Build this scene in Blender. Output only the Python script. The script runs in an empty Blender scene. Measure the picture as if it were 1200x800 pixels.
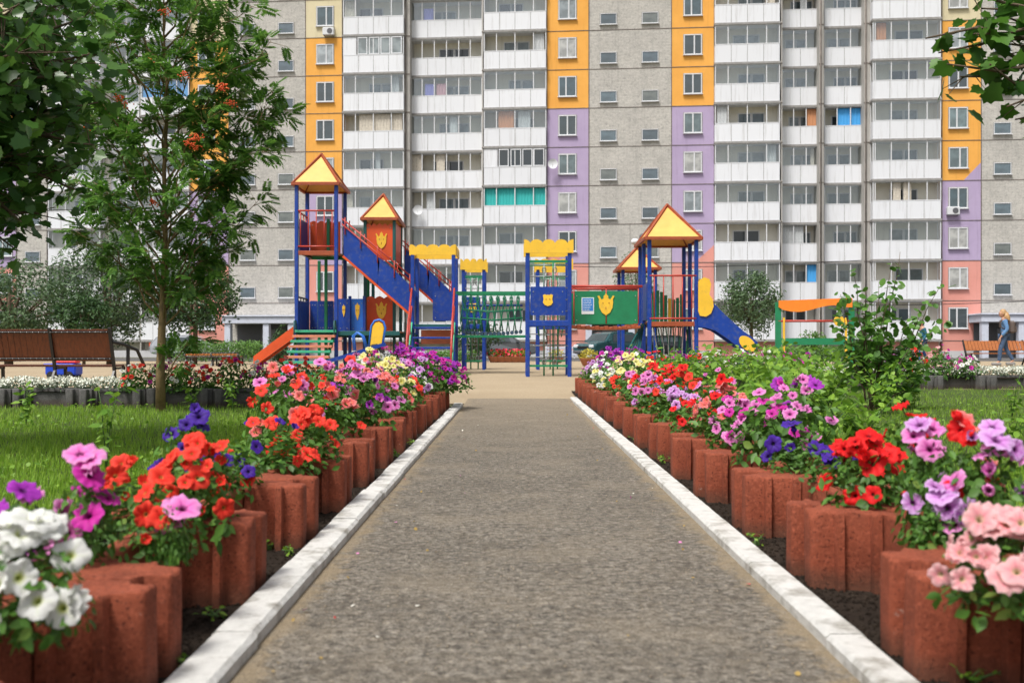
import bpy, bmesh, math, random
import numpy as np
from mathutils import Vector, Matrix
random.seed(7); rng = np.random.default_rng(7)
R = math.radians
C = bpy.context.scene.collection
S = bpy.context.scene

# ------------------------------------------------------------------ camera, sky, sun, exposure
CAM_H = 0.9; F = 1167.0; VX, HY = 603.0, 405.0
cd = bpy.data.cameras.new('camera'); cam = bpy.data.objects.new('camera', cd); C.objects.link(cam)
cd.sensor_width = 36; cd.lens = 35.0; cd.clip_start = 0.05; cd.clip_end = 3000
cd.shift_x = -0.0025; cd.shift_y = 0.0042
cam.location = (0, 0, CAM_H); cam.rotation_euler = (R(90), 0, 0)
cd.dof.use_dof = True; cd.dof.focus_distance = 12.0; cd.dof.aperture_fstop = 3.4
S.camera = cam
SUN_EL, SUN_AZ = R(62), R(215)      # azimuth measured from +Y clockwise
w = bpy.data.worlds.new('World'); S.world = w; w.use_nodes = True
nt = w.node_tree; bg = nt.nodes['Background']
sky = nt.nodes.new('ShaderNodeTexSky'); sky.sky_type = 'NISHITA'; sky.sun_disc = False
sky.sun_elevation = SUN_EL; sky.sun_rotation = SUN_AZ
sky.air_density = 1.0; sky.dust_density = 5.0; sky.ozone_density = 1.0
hs = nt.nodes.new('ShaderNodeHueSaturation'); hs.inputs['Saturation'].default_value = 0.3
nt.links.new(sky.outputs[0], hs.inputs['Color']); nt.links.new(hs.outputs[0], bg.inputs[0])
bg.inputs[1].default_value = 0.105
sl = bpy.data.lights.new('sun', 'SUN'); so = bpy.data.objects.new('sun', sl); C.objects.link(so)
sl.energy = 2.4; sl.angle = R(13); sl.color = (1.0, 0.97, 0.92)
sd = Vector((math.sin(SUN_AZ)*math.cos(SUN_EL), math.cos(SUN_AZ)*math.cos(SUN_EL), math.sin(SUN_EL)))
so.rotation_euler = sd.to_track_quat('Z', 'Y').to_euler()
S.view_settings.view_transform = 'Standard'; S.view_settings.look = 'None'
S.view_settings.exposure = 0.56; S.view_settings.gamma = 1.0
S.render.engine = 'CYCLES'
S.cycles.max_bounces = 7; S.cycles.diffuse_bounces = 3; S.cycles.transparent_max_bounces = 12

# ------------------------------------------------------------------ helpers
def at(px, py, d):                       # a point of the photograph at distance d
    return Vector(((px-VX)/F*d, d, CAM_H-(py-HY)/F*d))
def AX(px, d): return (px-VX)/F*d
def AZ(py, d): return CAM_H-(py-HY)/F*d
def gz(y):                               # gentle rise of the yard
    return float(np.interp(y, [0, 15.5, 24, 33, 60, 80], [0, 0, .18, .22, .1, .05]))

def tag(o, label=None, cat=None, group=None, kind=None):
    if label: o['label'] = label
    if cat: o['category'] = cat
    if group: o['group'] = group
    if kind: o['kind'] = kind
    return o
def empty(name, loc, rz=0, label=None, cat=None, group=None):
    o = bpy.data.objects.new(name, None); C.objects.link(o)
    o.location = loc; o.rotation_euler = (0, 0, rz); o.empty_display_size = .1
    return tag(o, label, cat, group)
def put(name, me, parent=None, loc=(0,0,0), rot=(0,0,0), scale=None):
    o = bpy.data.objects.new(name, me); C.objects.link(o)
    o.location = loc; o.rotation_euler = rot
    if scale is not None: o.scale = (scale,)*3 if not hasattr(scale, '__len__') else scale
    if parent: o.parent = parent
    return o
def kids(o): return [c for c in bpy.data.objects if c.parent == o]
def copy_tree(o, parent=None, _map=None):
    if _map is None:
        _map = {}
        for c in bpy.data.objects:
            if c.parent: _map.setdefault(c.parent.name, []).append(c)
    c = o.copy(); C.objects.link(c); c.parent = parent
    for ch in _map.get(o.name, []): copy_tree(ch, c, _map)
    return c

class MB:
    def __init__(s): s.v=[]; s.f=[]; s.m=[]; s.sm=[]; s.mi=0; s.smooth=False
    def add(s, V, Fs, smooth=None):
        b = len(s.v); s.v += [tuple(p) for p in V]
        for f in Fs:
            s.f.append([b+i for i in f]); s.m.append(s.mi); s.sm.append(s.smooth if smooth is None else smooth)
    def box(s, x0, x1, y0, y1, z0, z1, M=None):
        V = [(x0,y0,z0),(x1,y0,z0),(x1,y1,z0),(x0,y1,z0),(x0,y0,z1),(x1,y0,z1),(x1,y1,z1),(x0,y1,z1)]
        if M is not None: V = [M @ Vector(p) for p in V]
        s.add(V, [(0,3,2,1),(4,5,6,7),(0,1,5,4),(1,2,6,5),(2,3,7,6),(3,0,4,7)], False)
    def cbox(s, x0, x1, y0, y1, z0, z1, c=.01, M=None):     # box with chamfered edges
        P=[]; idx={}
        def vid(p):
            k=tuple(round(a,6) for a in p)
            if k not in idx: idx[k]=len(P); P.append(k)
            return idx[k]
        X=(x0,x1);Y=(y0,y1);Z=(z0,z1)
        bm=bmesh.new(); bmesh.ops.create_cube(bm,size=1)
        for v in bm.verts:
            v.co=Vector((X[v.co.x>0],Y[v.co.y>0],Z[v.co.z>0]))
        bmesh.ops.bevel(bm,geom=list(bm.edges),offset=c,segments=1,affect='EDGES')
        bm.verts.ensure_lookup_table()
        V=[v.co.copy() for v in bm.verts]
        if M is not None: V=[M@p for p in V]
        s.add(V,[[v.index for v in f.verts] for f in bm.faces],False); bm.free()
    def bar(s, a, b, wd, th, up=(0,0,1)):    # rectangular bar from a to b
        a=Vector(a); b=Vector(b); d=(b-a).normalized(); up=Vector(up)
        sx=d.cross(up)
        if sx.length<1e-4: sx=d.cross(Vector((0,1,0)))
        sx.normalize(); uz=sx.cross(d).normalized()
        V=[]
        for p in (a,b):
            for i,j in ((-1,-1),(1,-1),(1,1),(-1,1)): V.append(p+sx*i*wd/2+uz*j*th/2)
        s.add(V,[(3,2,1,0),(4,5,6,7),(0,1,5,4),(1,2,6,5),(2,3,7,6),(3,0,4,7)],False)
    def tube(s, pts, r, n=8, cap=True):
        pts=[Vector(p) for p in pts]
        rs = r if hasattr(r,'__len__') else [r]*len(pts)
        V=[]; prev=None
        for i,p in enumerate(pts):
            d=(pts[min(i+1,len(pts)-1)]-pts[max(i-1,0)]).normalized()
            if prev is None:
                a=d.cross(Vector((0,0,1)))
                if a.length<1e-3: a=d.cross(Vector((1,0,0)))
            else: a=prev-d*prev.dot(d)
            if a.length<1e-6: a=Vector((1,0,0))
            a.normalize(); prev=a; c=d.cross(a)
            for k in range(n):
                t=2*math.pi*k/n; V.append(p+(a*math.cos(t)+c*math.sin(t))*rs[i])
        Fs=[]
        for i in range(len(pts)-1):
            for k in range(n):
                k2=(k+1)%n; Fs.append((i*n+k,i*n+k2,(i+1)*n+k2,(i+1)*n+k))
        s.add(V,Fs,True)
        if cap:
            b=len(s.v)-len(V)
            for base,rev in ((0,True),((len(pts)-1)*n,False)):
                f=[b+base+k for k in range(n)]
                if rev: f=f[::-1]
                s.f.append(f); s.m.append(s.mi); s.sm.append(False)
    def prism(s, poly, t, M):                 # 2D polygon (x,z) extruded by t along y, through matrix M
        n=len(poly)
        V=[M@Vector((x,-t/2,z)) for x,z in poly]+[M@Vector((x,t/2,z)) for x,z in poly]
        Fs=[tuple(range(n)),tuple(range(2*n-1,n-1,-1))]
        for i in range(n):
            j=(i+1)%n; Fs.append((i,i+n,j+n,j))
        s.add(V,Fs,False)
    def ball(s, c, r, sz=1.0, n=8, m=6):
        V=[];Fs=[]
        for i in range(m+1):
            th=math.pi*i/m
            for k in range(n):
                ph=2*math.pi*k/n
                V.append((c[0]+r*math.sin(th)*math.cos(ph),c[1]+r*math.sin(th)*math.sin(ph),c[2]+r*sz*math.cos(th)))
        for i in range(m):
            for k in range(n):
                k2=(k+1)%n; Fs.append((i*n+k,(i+1)*n+k,(i+1)*n+k2,i*n+k2))
        s.add(V,Fs,True)
    def mesh(s, name, mats):
        me=bpy.data.meshes.new(name); me.from_pydata(s.v,[],s.f)
        if not hasattr(mats,'__len__'): mats=[mats]
        for m in mats: me.materials.append(m)
        me.polygons.foreach_set('material_index',s.m); me.polygons.foreach_set('use_smooth',s.sm)
        me.update(); return me
    def build(s, name, mats, parent=None, loc=(0,0,0)):
        return put(name, s.mesh(name,mats), parent, loc)

def inst_mesh(name, tv, tf, Rm, T, Sc, mat, smooth=False, extra=None):
    """many copies of a small template (leaf, blade, petal) as one mesh"""
    tv=np.asarray(tv,float); N=len(T); m=len(tv)
    V=(np.einsum('nij,mj->nmi',Rm,tv)*np.asarray(Sc)[:,None,None]+T[:,None,:]).reshape(-1,3)
    flat=np.concatenate([np.asarray(f) for f in tf]); ls=np.array([len(f) for f in tf])
    loops=(flat[None,:]+(np.arange(N)*m)[:,None]).ravel()
    tot=np.tile(ls,N); start=np.concatenate([[0],np.cumsum(tot)[:-1]])
    me=bpy.data.meshes.new(name)
    me.vertices.add(len(V)); me.vertices.foreach_set('co',V.ravel().astype(np.float32))
    me.loops.add(len(loops)); me.loops.foreach_set('vertex_index',loops.astype(np.int32))
    me.polygons.add(len(tot)); me.polygons.foreach_set('loop_start',start.astype(np.int32))
    me.polygons.foreach_set('loop_total',tot.astype(np.int32))
    if smooth: me.polygons.foreach_set('use_smooth',np.ones(len(tot),bool))
    me.materials.append(mat); me.update(calc_edges=True); me.validate()
    return me
def rand_rot(N, tilt=1.0, face=None, spread=.6):
    """rotation matrices; z axis = leaf normal. face = preferred normals"""
    if face is None:
        nrm=rng.normal(size=(N,3)); nrm[:,2]=np.abs(nrm[:,2])/tilt
    else:
        nrm=face+rng.normal(size=(N,3))*spread
    nrm/=np.linalg.norm(nrm,axis=1,keepdims=True)+1e-9
    a=rng.normal(size=(N,3)); a-=nrm*(a*nrm).sum(1,keepdims=True); a/=np.linalg.norm(a,axis=1,keepdims=True)+1e-9
    b=np.cross(nrm,a)
    return np.stack([a,b,nrm],axis=2)

# ------------------------------------------------------------------ materials
MC={}
def mat(name, col, rough=.6, metal=0, var=.0, vscale=6, bump=0, bscale=40, spec=.5, coat=0, dirt=None, dscale=3, damt=.5):
    if name in MC: return MC[name]
    m=bpy.data.materials.new(name); m.use_nodes=True; n=m.node_tree; p=n.nodes['Principled BSDF']
    p.inputs['Base Color'].default_value=(*col,1); p.inputs['Roughness'].default_value=rough
    p.inputs['Metallic'].default_value=metal; p.inputs['Specular IOR Level'].default_value=spec
    if coat: p.inputs['Coat Weight'].default_value=coat
    tc=n.nodes.new('ShaderNodeTexCoord'); last=None
    def noise(sc,det=5,rg=.6):
        t=n.nodes.new('ShaderNodeTexNoise'); t.inputs['Scale'].default_value=sc; t.inputs['Detail'].default_value=det
        t.inputs['Roughness'].default_value=rg; n.links.new(tc.outputs['Object'],t.inputs['Vector']); return t
    src=None
    if var:
        t=noise(vscale); mr=n.nodes.new('ShaderNodeMapRange'); mr.inputs['From Min'].default_value=.3; mr.inputs['From Max'].default_value=.7
        mr.inputs['To Min'].default_value=1-var; mr.inputs['To Max'].default_value=1+var
        n.links.new(t.outputs['Fac'],mr.inputs['Value'])
        mx=n.nodes.new('ShaderNodeMix'); mx.data_type='RGBA'; mx.blend_type='MULTIPLY'; mx.inputs[0].default_value=1
        mx.inputs[6].default_value=(*col,1); n.links.new(mr.outputs[0],mx.inputs[7]); src=mx.outputs[2]
    if dirt:
        t=noise(dscale,8,.65); mr=n.nodes.new('ShaderNodeMapRange'); mr.inputs['From Min'].default_value=.5; mr.inputs['From Max'].default_value=.68
        mr.inputs['To Max'].default_value=damt; n.links.new(t.outputs['Fac'],mr.inputs['Value'])
        mx=n.nodes.new('ShaderNodeMix'); mx.data_type='RGBA'; n.links.new(mr.outputs[0],mx.inputs[0])
        if src: n.links.new(src,mx.inputs[6])
        else: mx.inputs[6].default_value=(*col,1)
        mx.inputs[7].default_value=(*dirt,1); src=mx.outputs[2]
    if src: n.links.new(src,p.inputs['Base Color'])
    if bump:
        t=noise(bscale,8,.7); b=n.nodes.new('ShaderNodeBump'); b.inputs['Strength'].default_value=bump; b.inputs['Distance'].default_value=.02
        n.links.new(t.outputs['Fac'],b.inputs['Height']); n.links.new(b.outputs[0],p.inputs['Normal'])
    MC[name]=m; return m

def leaf_mat(name, c1, c2, trans=.35, rough=.5, c3=None):
    m=bpy.data.materials.new(name); m.use_nodes=True; n=m.node_tree; p=n.nodes['Principled BSDF']; out=n.nodes['Material Output']
    g=n.nodes.new('ShaderNodeNewGeometry'); cr=n.nodes.new('ShaderNodeValToRGB')
    cr.color_ramp.elements[0].color=(*c1,1); cr.color_ramp.elements[1].color=(*c2,1)
    if c3: e=cr.color_ramp.elements.new(.96); e.color=(*c2,1); cr.color_ramp.elements[2].color=(*c3,1)
    n.links.new(g.outputs['Random Per Island'],cr.inputs[0]); n.links.new(cr.outputs[0],p.inputs['Base Color'])
    p.inputs['Roughness'].default_value=rough; p.inputs['Specular IOR Level'].default_value=.4
    tr=n.nodes.new('ShaderNodeBsdfTranslucent'); n.links.new(cr.outputs[0],tr.inputs[0])
    mx=n.nodes.new('ShaderNodeMixShader'); mx.inputs[0].default_value=trans
    n.links.new(p.outputs[0],mx.inputs[1]); n.links.new(tr.outputs[0],mx.inputs[2]); n.links.new(mx.outputs[0],out.inputs[0])
    return m

def mathn(n,op,a,b=None,clamp=False):
    x=n.nodes.new('ShaderNodeMath'); x.operation=op; x.use_clamp=clamp
    for i,q in enumerate((a,b)):
        if q is None: continue
        if isinstance(q,(int,float)): x.inputs[i].default_value=q
        else: n.links.new(q,x.inputs[i])
    return x.outputs[0]
def mixc(n,f,a,b):
    mx=n.nodes.new('ShaderNodeMix'); mx.data_type='RGBA'
    for i,q in ((0,f),(6,a),(7,b)):
        if isinstance(q,(int,float)): mx.inputs[i].default_value=q
        elif isinstance(q,tuple): mx.inputs[i].default_value=(*q,1)
        else: n.links.new(q,mx.inputs[i])
    return mx.outputs[2]
def noisen(n,vec,sc,det=6,rg=.6,lo=None,hi=None):
    t=n.nodes.new('ShaderNodeTexNoise'); t.inputs['Scale'].default_value=sc; t.inputs['Detail'].default_value=det; t.inputs['Roughness'].default_value=rg
    n.links.new(vec,t.inputs['Vector'])
    if lo is None: return t.outputs['Fac']
    mr=n.nodes.new('ShaderNodeMapRange'); mr.inputs['From Min'].default_value=lo; mr.inputs['From Max'].default_value=hi
    n.links.new(t.outputs['Fac'],mr.inputs['Value']); return mr.outputs[0]
def newmat(name):
    m=bpy.data.materials.new(name); m.use_nodes=True; n=m.node_tree
    tc=n.nodes.new('ShaderNodeTexCoord'); return m,n,n.nodes['Principled BSDF'],tc.outputs['Object']
def bumpn(n,h,st,dist,p,prev=None):
    b=n.nodes.new('ShaderNodeBump'); b.inputs['Strength'].default_value=st; b.inputs['Distance'].default_value=dist
    n.links.new(h,b.inputs['Height'])
    if prev: n.links.new(prev,b.inputs['Normal'])
    if p: n.links.new(b.outputs[0],p.inputs['Normal'])
    return b.outputs[0]

def petal_mat(name, col, throat, vein, edge=None, trans=.3, tr0=.12, tr1=.3):
    m=bpy.data.materials.new(name); m.use_nodes=True; n=m.node_tree; p=n.nodes['Principled BSDF']; out=n.nodes['Material Output']
    a=n.nodes.new('ShaderNodeAttribute'); a.attribute_name='rad'; b=n.nodes.new('ShaderNodeAttribute'); b.attribute_name='vein'
    oi=n.nodes.new('ShaderNodeObjectInfo')
    mr=n.nodes.new('ShaderNodeMapRange'); mr.inputs['From Min'].default_value=tr0; mr.inputs['From Max'].default_value=tr1; n.links.new(a.outputs['Fac'],mr.inputs['Value'])
    base=mixc(n,oi.outputs['Random'],tuple(c*.8 for c in col),tuple(min(1,c*1.12+.01) for c in col))
    if edge:
        mr2=n.nodes.new('ShaderNodeMapRange'); mr2.inputs['From Min'].default_value=.45; mr2.inputs['From Max'].default_value=1.0; n.links.new(a.outputs['Fac'],mr2.inputs['Value'])
        base=mixc(n,mr2.outputs[0],base,edge)
    mv=n.nodes.new('ShaderNodeMapRange'); mv.inputs['From Min'].default_value=.95; mv.inputs['From Max'].default_value=.2; n.links.new(a.outputs['Fac'],mv.inputs['Value'])
    vf=mathn(n,'MULTIPLY',b.outputs['Fac'],mv.outputs[0])
    base=mixc(n,vf,base,vein)
    base=mixc(n,mr.outputs[0],throat,base)
    n.links.new(base,p.inputs['Base Color']); p.inputs['Roughness'].default_value=.6; p.inputs['Specular IOR Level'].default_value=.2
    tr=n.nodes.new('ShaderNodeBsdfTranslucent'); n.links.new(base,tr.inputs[0])
    mx=n.nodes.new('ShaderNodeMixShader'); mx.inputs[0].default_value=trans
    n.links.new(p.outputs[0],mx.inputs[1]); n.links.new(tr.outputs[0],mx.inputs[2]); n.links.new(mx.outputs[0],out.inputs[0])
    return m

def asphalt_mat():
    m,n,p,v=newmat('worn_asphalt')
    sx=n.nodes.new('ShaderNodeSeparateXYZ'); n.links.new(v,sx.inputs[0])
    big=noisen(n,v,1.3,6,.6,.35,.68); fine=noisen(n,v,90,4,.8,.34,.66); mid=noisen(n,v,14,6,.7,.35,.65)
    c=mixc(n,big,(.165,.150,.128),(.255,.228,.190))
    vo=n.nodes.new('ShaderNodeTexVoronoi'); vo.inputs['Scale'].default_value=75; n.links.new(v,vo.inputs['Vector'])
    stone=n.nodes.new('ShaderNodeSeparateColor'); n.links.new(vo.outputs['Color'],stone.inputs[0])
    st=mathn(n,'POWER',stone.outputs[0],3.0)
    c=mixc(n,mathn(n,'MULTIPLY',st,.95),c,(.36,.32,.26))
    c=mixc(n,mathn(n,'MULTIPLY',noisen(n,v,26,6,.85,.42,.58),.85),c,(.030,.026,.022))
    c=mixc(n,mathn(n,'MULTIPLY',noisen(n,v,3.5,8,.8,.50,.64),.5),c,(.055,.047,.038))
    c=mixc(n,mathn(n,'MULTIPLY',mid,.25),c,(.20,.16,.11))
    # sand washed along both kerbs
    dl=mathn(n,'ABSOLUTE',mathn(n,'SUBTRACT',sx.outputs[0],.08))
    wob=mathn(n,'MULTIPLY',mathn(n,'SUBTRACT',noisen(n,v,4.2,10,.85),.5),.62)
    e=mathn(n,'ADD',dl,wob)
    mr=n.nodes.new('ShaderNodeMapRange'); mr.inputs['From Min'].default_value=.765; mr.inputs['From Max'].default_value=.815; n.links.new(e,mr.inputs['Value'])
    mf=mathn(n,'MULTIPLY',mr.outputs[0],mathn(n,'ADD',mathn(n,'MULTIPLY',mid,.35),.55))
    c=mixc(n,mf,c,mixc(n,fine,(.30,.235,.15),(.21,.16,.10)))
    # sand blown in from the yard at the far end
    mr3=n.nodes.new('ShaderNodeMapRange'); mr3.inputs['From Min'].default_value=8.; mr3.inputs['From Max'].default_value=16.5; n.links.new(sx.outputs[1],mr3.inputs['Value'])
    c=mixc(n,mathn(n,'MULTIPLY',mr3.outputs[0],mathn(n,'ADD',mathn(n,'MULTIPLY',mid,.4),.35)),c,(.30,.24,.165))
    # cracks
    vc=n.nodes.new('ShaderNodeTexVoronoi'); vc.feature='DISTANCE_TO_EDGE'; vc.inputs['Scale'].default_value=.55
    wv=n.nodes.new('ShaderNodeVectorMath'); wv.operation='MULTIPLY_ADD'
    nz=n.nodes.new('ShaderNodeTexNoise'); nz.inputs['Scale'].default_value=2.5; nz.inputs['Detail'].default_value=8; n.links.new(v,nz.inputs['Vector'])
    n.links.new(nz.outputs['Color'],wv.inputs[0]); wv.inputs[1].default_value=(.9,.9,.0); n.links.new(v,wv.inputs[2]); n.links.new(wv.outputs[0],vc.inputs['Vector'])
    mc=n.nodes.new('ShaderNodeMapRange'); mc.inputs['From Min'].default_value=.002; mc.inputs['From Max'].default_value=.009; mc.inputs['To Min'].default_value=1; mc.inputs['To Max'].default_value=0
    n.links.new(vc.outputs['Distance'],mc.inputs['Value'])
    ck=mathn(n,'MULTIPLY',mc.outputs[0],noisen(n,v,.9,3,.5,.42,.52))
    c=mixc(n,mathn(n,'MULTIPLY',noisen(n,v,1.8,5,.6,.50,.64),.28),c,(.27,.225,.165))
    c=mixc(n,mathn(n,'MULTIPLY',ck,.38),c,(.03,.026,.022))
    n.links.new(c,p.inputs['Base Color']); p.inputs['Roughness'].default_value=.9; p.inputs['Specular IOR Level'].default_value=.25
    b=bumpn(n,vo.outputs['Distance'],.8,.010,None); b=bumpn(n,fine,.4,.004,None,b); bumpn(n,big,.3,.02,p,b)
    return m
def ground_mat(name, a, b, c, s1=.8, s2=30, bump=.5):
    m,n,p,v=newmat(name)
    x=mixc(n,noisen(n,v,s1,6,.6,.35,.65),a,b); x=mixc(n,mathn(n,'MULTIPLY',noisen(n,v,s2,6,.75,.4,.62),.7),x,c)
    n.links.new(x,p.inputs['Base Color']); p.inputs['Roughness'].default_value=.95; p.inputs['Specular IOR Level'].default_value=.15
    bumpn(n,noisen(n,v,s2*1.6,6,.7),bump,.02,p); return m
def block_mat(name, col, dark, pore):
    m,n,p,v=newmat(name)
    oi=n.nodes.new('ShaderNodeObjectInfo')
    ad=n.nodes.new('ShaderNodeVectorMath'); ad.operation='ADD'; n.links.new(v,ad.inputs[0]); 
    cx=n.nodes.new('ShaderNodeCombineXYZ'); n.links.new(mathn(n,'MULTIPLY',oi.outputs['Random'],37),cx.inputs[0]); n.links.new(cx.outputs[0],ad.inputs[1]); v=ad.outputs[0]
    x=mixc(n,noisen(n,v,7,6,.6,.35,.65),col,dark)
    x=mixc(n,mathn(n,'MULTIPLY',noisen(n,v,70,4,.7,.5,.66),.8),x,tuple(min(1,q*1.25+.012) for q in col))
    pf=noisen(n,v,120,3,.6,.33,.41)
    x=mixc(n,pf,pore,x)
    # pale worn / lime patches and soil splashes at the foot
    x=mixc(n,mathn(n,'MULTIPLY',noisen(n,v,9,8,.75,.64,.70),.65),x,(.5,.42,.36))
    x=mixc(n,mathn(n,'MULTIPLY',oi.outputs['Random'],.3),x,dark)
    x=mixc(n,mathn(n,'MULTIPLY',noisen(n,v,3,6,.7,.52,.7),.45),x,tuple(q*.45 for q in dark))
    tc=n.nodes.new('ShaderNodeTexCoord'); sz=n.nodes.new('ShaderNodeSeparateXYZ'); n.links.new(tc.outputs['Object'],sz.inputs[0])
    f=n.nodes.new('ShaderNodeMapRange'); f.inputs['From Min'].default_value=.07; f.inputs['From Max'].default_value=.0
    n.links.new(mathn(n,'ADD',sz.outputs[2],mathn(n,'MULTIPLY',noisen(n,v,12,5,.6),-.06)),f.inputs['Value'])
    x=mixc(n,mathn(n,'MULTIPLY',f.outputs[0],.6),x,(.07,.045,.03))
    n.links.new(x,p.inputs['Base Color']); p.inputs['Roughness'].default_value=.85; p.inputs['Specular IOR Level'].default_value=.25
    b=bumpn(n,pf,.6,.004,None); b=bumpn(n,noisen(n,v,45,6,.7),.6,.008,None,b); bumpn(n,noisen(n,v,8,3,.5),.25,.02,p,b)
    return m
def facade_mat(name, a, b, seams=True, rough_tiles=True, bumpst=.5):
    m,n,p,v=newmat(name)
    x=mixc(n,noisen(n,v,.5,5,.6,.35,.65),a,b)
    if rough_tiles:
        sp=n.nodes.new('ShaderNodeSeparateXYZ'); n.links.new(v,sp.inputs[0])
        cb=n.nodes.new('ShaderNodeCombineXYZ'); n.links.new(sp.outputs[0],cb.inputs[0]); n.links.new(sp.outputs[2],cb.inputs[1])
        ns=n.nodes.new('ShaderNodeTexNoise'); ns.inputs['Scale'].default_value=3; n.links.new(v,ns.inputs['Vector'])
        wv=n.nodes.new('ShaderNodeVectorMath'); wv.operation='MULTIPLY_ADD'; n.links.new(ns.outputs['Color'],wv.inputs[0]); wv.inputs[1].default_value=(.12,.05,0); n.links.new(cb.outputs[0],wv.inputs[2])
        br=n.nodes.new('ShaderNodeTexBrick'); n.links.new(wv.outputs[0],br.inputs['Vector']); br.inputs['Scale'].default_value=1
        br.inputs['Brick Width'].default_value=.42; br.inputs['Row Height'].default_value=.11; br.inputs['Mortar Size'].default_value=.013; br.inputs['Mortar Smooth'].default_value=.6
        br.inputs['Color1'].default_value=(1,1,1,1); br.inputs['Color2'].default_value=(.8,.8,.8,1); br.inputs['Mortar'].default_value=(.5,.48,.46,1)
        mm=n.nodes.new('ShaderNodeMix'); mm.data_type='RGBA'; mm.blend_type='MULTIPLY'; mm.inputs[0].default_value=.55
        n.links.new(x,mm.inputs[6]); n.links.new(br.outputs['Color'],mm.inputs[7]); x=mm.outputs[2]
        x=mixc(n,mathn(n,'MULTIPLY',noisen(n,v,5,8,.85,.50,.62),.65),x,tuple(q*.50 for q in a))
        x=mixc(n,mathn(n,'MULTIPLY',noisen(n,v,7,8,.85,.52,.66),.5),x,tuple(min(.8,q*1.45) for q in a))
    else:
        x=mixc(n,mathn(n,'MULTIPLY',noisen(n,v,2.2,7,.7,.5,.75),.22),x,tuple(q*.72 for q in a))
    mp=n.nodes.new('ShaderNodeMapping'); mp.inputs['Scale'].default_value=(2.2,2.2,.16); n.links.new(v,mp.inputs[0])
    x=mixc(n,mathn(n,'MULTIPLY',noisen(n,mp.outputs[0],1,7,.7,.54,.72),.42),x,tuple(q*.6 for q in a))
    n.links.new(x,p.inputs['Base Color']); p.inputs['Roughness'].default_value=.9; p.inputs['Specular IOR Level'].default_value=.2
    bumpn(n,noisen(n,v,18,6,.7),bumpst,.05,p)
    return m
def pane_mat(name, cols, spec=.5):
    m,n,p,v=newmat(name)
    oi=n.nodes.new('ShaderNodeObjectInfo'); cr=n.nodes.new('ShaderNodeValToRGB'); cr.color_ramp.interpolation='CONSTANT'
    for i,c in enumerate(cols):
        if i<2: e=cr.color_ramp.elements[i]
        else: e=cr.color_ramp.elements.new(.5)
        e.color=(*c,1)
    for i,e in enumerate(cr.color_ramp.elements): e.position=i/len(cols)
    n.links.new(oi.outputs['Random'],cr.inputs[0])
    x=mixc(n,mathn(n,'MULTIPLY',noisen(n,v,1.6,3,.5,.4,.6),.45),cr.outputs[0],(.05,.06,.06))
    n.links.new(x,p.inputs['Base Color']); p.inputs['Roughness'].default_value=.06; p.inputs['Specular IOR Level'].default_value=spec
    bumpn(n,noisen(n,v,1.5,2,.5),.15,.02,p)
    return m
def glass_mat(name, tint=(.75,.8,.8), refl=.16, rough=.03):
    m=bpy.data.materials.new(name); m.use_nodes=True; n=m.node_tree; out=n.nodes['Material Output']; n.nodes.remove(n.nodes['Principled BSDF'])
    t=n.nodes.new('ShaderNodeBsdfTransparent'); t.inputs[0].default_value=(*tint,1)
    g=n.nodes.new('ShaderNodeBsdfGlossy'); g.inputs['Roughness'].default_value=rough; g.inputs[0].default_value=(.9,.95,1,1)
    mx=n.nodes.new('ShaderNodeMixShader'); mx.inputs[0].default_value=refl
    n.links.new(t.outputs[0],mx.inputs[1]); n.links.new(g.outputs[0],mx.inputs[2]); n.links.new(mx.outputs[0],out.inputs[0]); return m
def wood_mat(name, a, b, rough=.5):
    m,n,p,v=newmat(name)
    mp=n.nodes.new('ShaderNodeMapping'); mp.inputs['Scale'].default_value=(14,14,1.6); n.links.new(v,mp.inputs[0])
    x=mixc(n,noisen(n,mp.outputs[0],2,6,.6,.3,.7),a,b); n.links.new(x,p.inputs['Base Color']); p.inputs['Roughness'].default_value=rough
    bumpn(n,noisen(n,mp.outputs[0],4,5,.6),.2,.004,p); return m

M_asph=asphalt_mat()
M_kerb=mat('white_kerb_paint',(.62,.61,.58),.8,var=.1,vscale=20,bump=.7,bscale=45,dirt=(.24,.22,.18),dscale=8,damt=.9)
M_soil=ground_mat('dark_soil',(.030,.021,.015),(.05,.036,.026),(.012,.009,.007),3,40,.9)
M_lawn=ground_mat('lawn_ground',(.045,.075,.018),(.07,.12,.025),(.05,.045,.025),.9,25,.6)
M_sand=ground_mat('yard_sand',(.36,.285,.19),(.43,.345,.235),(.28,.215,.14),.5,28,.5)
M_earth=ground_mat('outer_ground',(.10,.11,.05),(.14,.13,.08),(.07,.07,.04),.2,10,.5)
M_drive=ground_mat('driveway_asphalt',(.10,.097,.093),(.14,.135,.13),(.07,.07,.07),.5,30,.4)
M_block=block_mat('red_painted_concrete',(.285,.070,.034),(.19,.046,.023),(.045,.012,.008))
M_gblock=block_mat('grey_concrete',(.13,.125,.12),(.085,.082,.08),(.03,.03,.03))
M_leaf_pet=leaf_mat('petunia_leaf',(.05,.13,.018),(.11,.25,.035),.35,.5,(.22,.30,.06))
M_grass=leaf_mat('grass_blade',(.14,.29,.022),(.32,.50,.05),.4,.55,(.30,.32,.10))
M_weed=leaf_mat('weed_leaf',(.11,.25,.025),(.28,.46,.05),.4,.5)
M_shrub=leaf_mat('shrub_leaf',(.055,.15,.02),(.14,.30,.045),.35,.4)
M_rowan=leaf_mat('rowan_leaf',(.05,.15,.022),(.17,.34,.05),.4,.42)
M_maple=leaf_mat('maple_leaf',(.04,.11,.025),(.12,.25,.05),.5,.3,(.16,.32,.05))
M_maple2=leaf_mat('maple_leaf_light',(.04,.12,.018),(.10,.23,.03),.4,.4)
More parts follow.
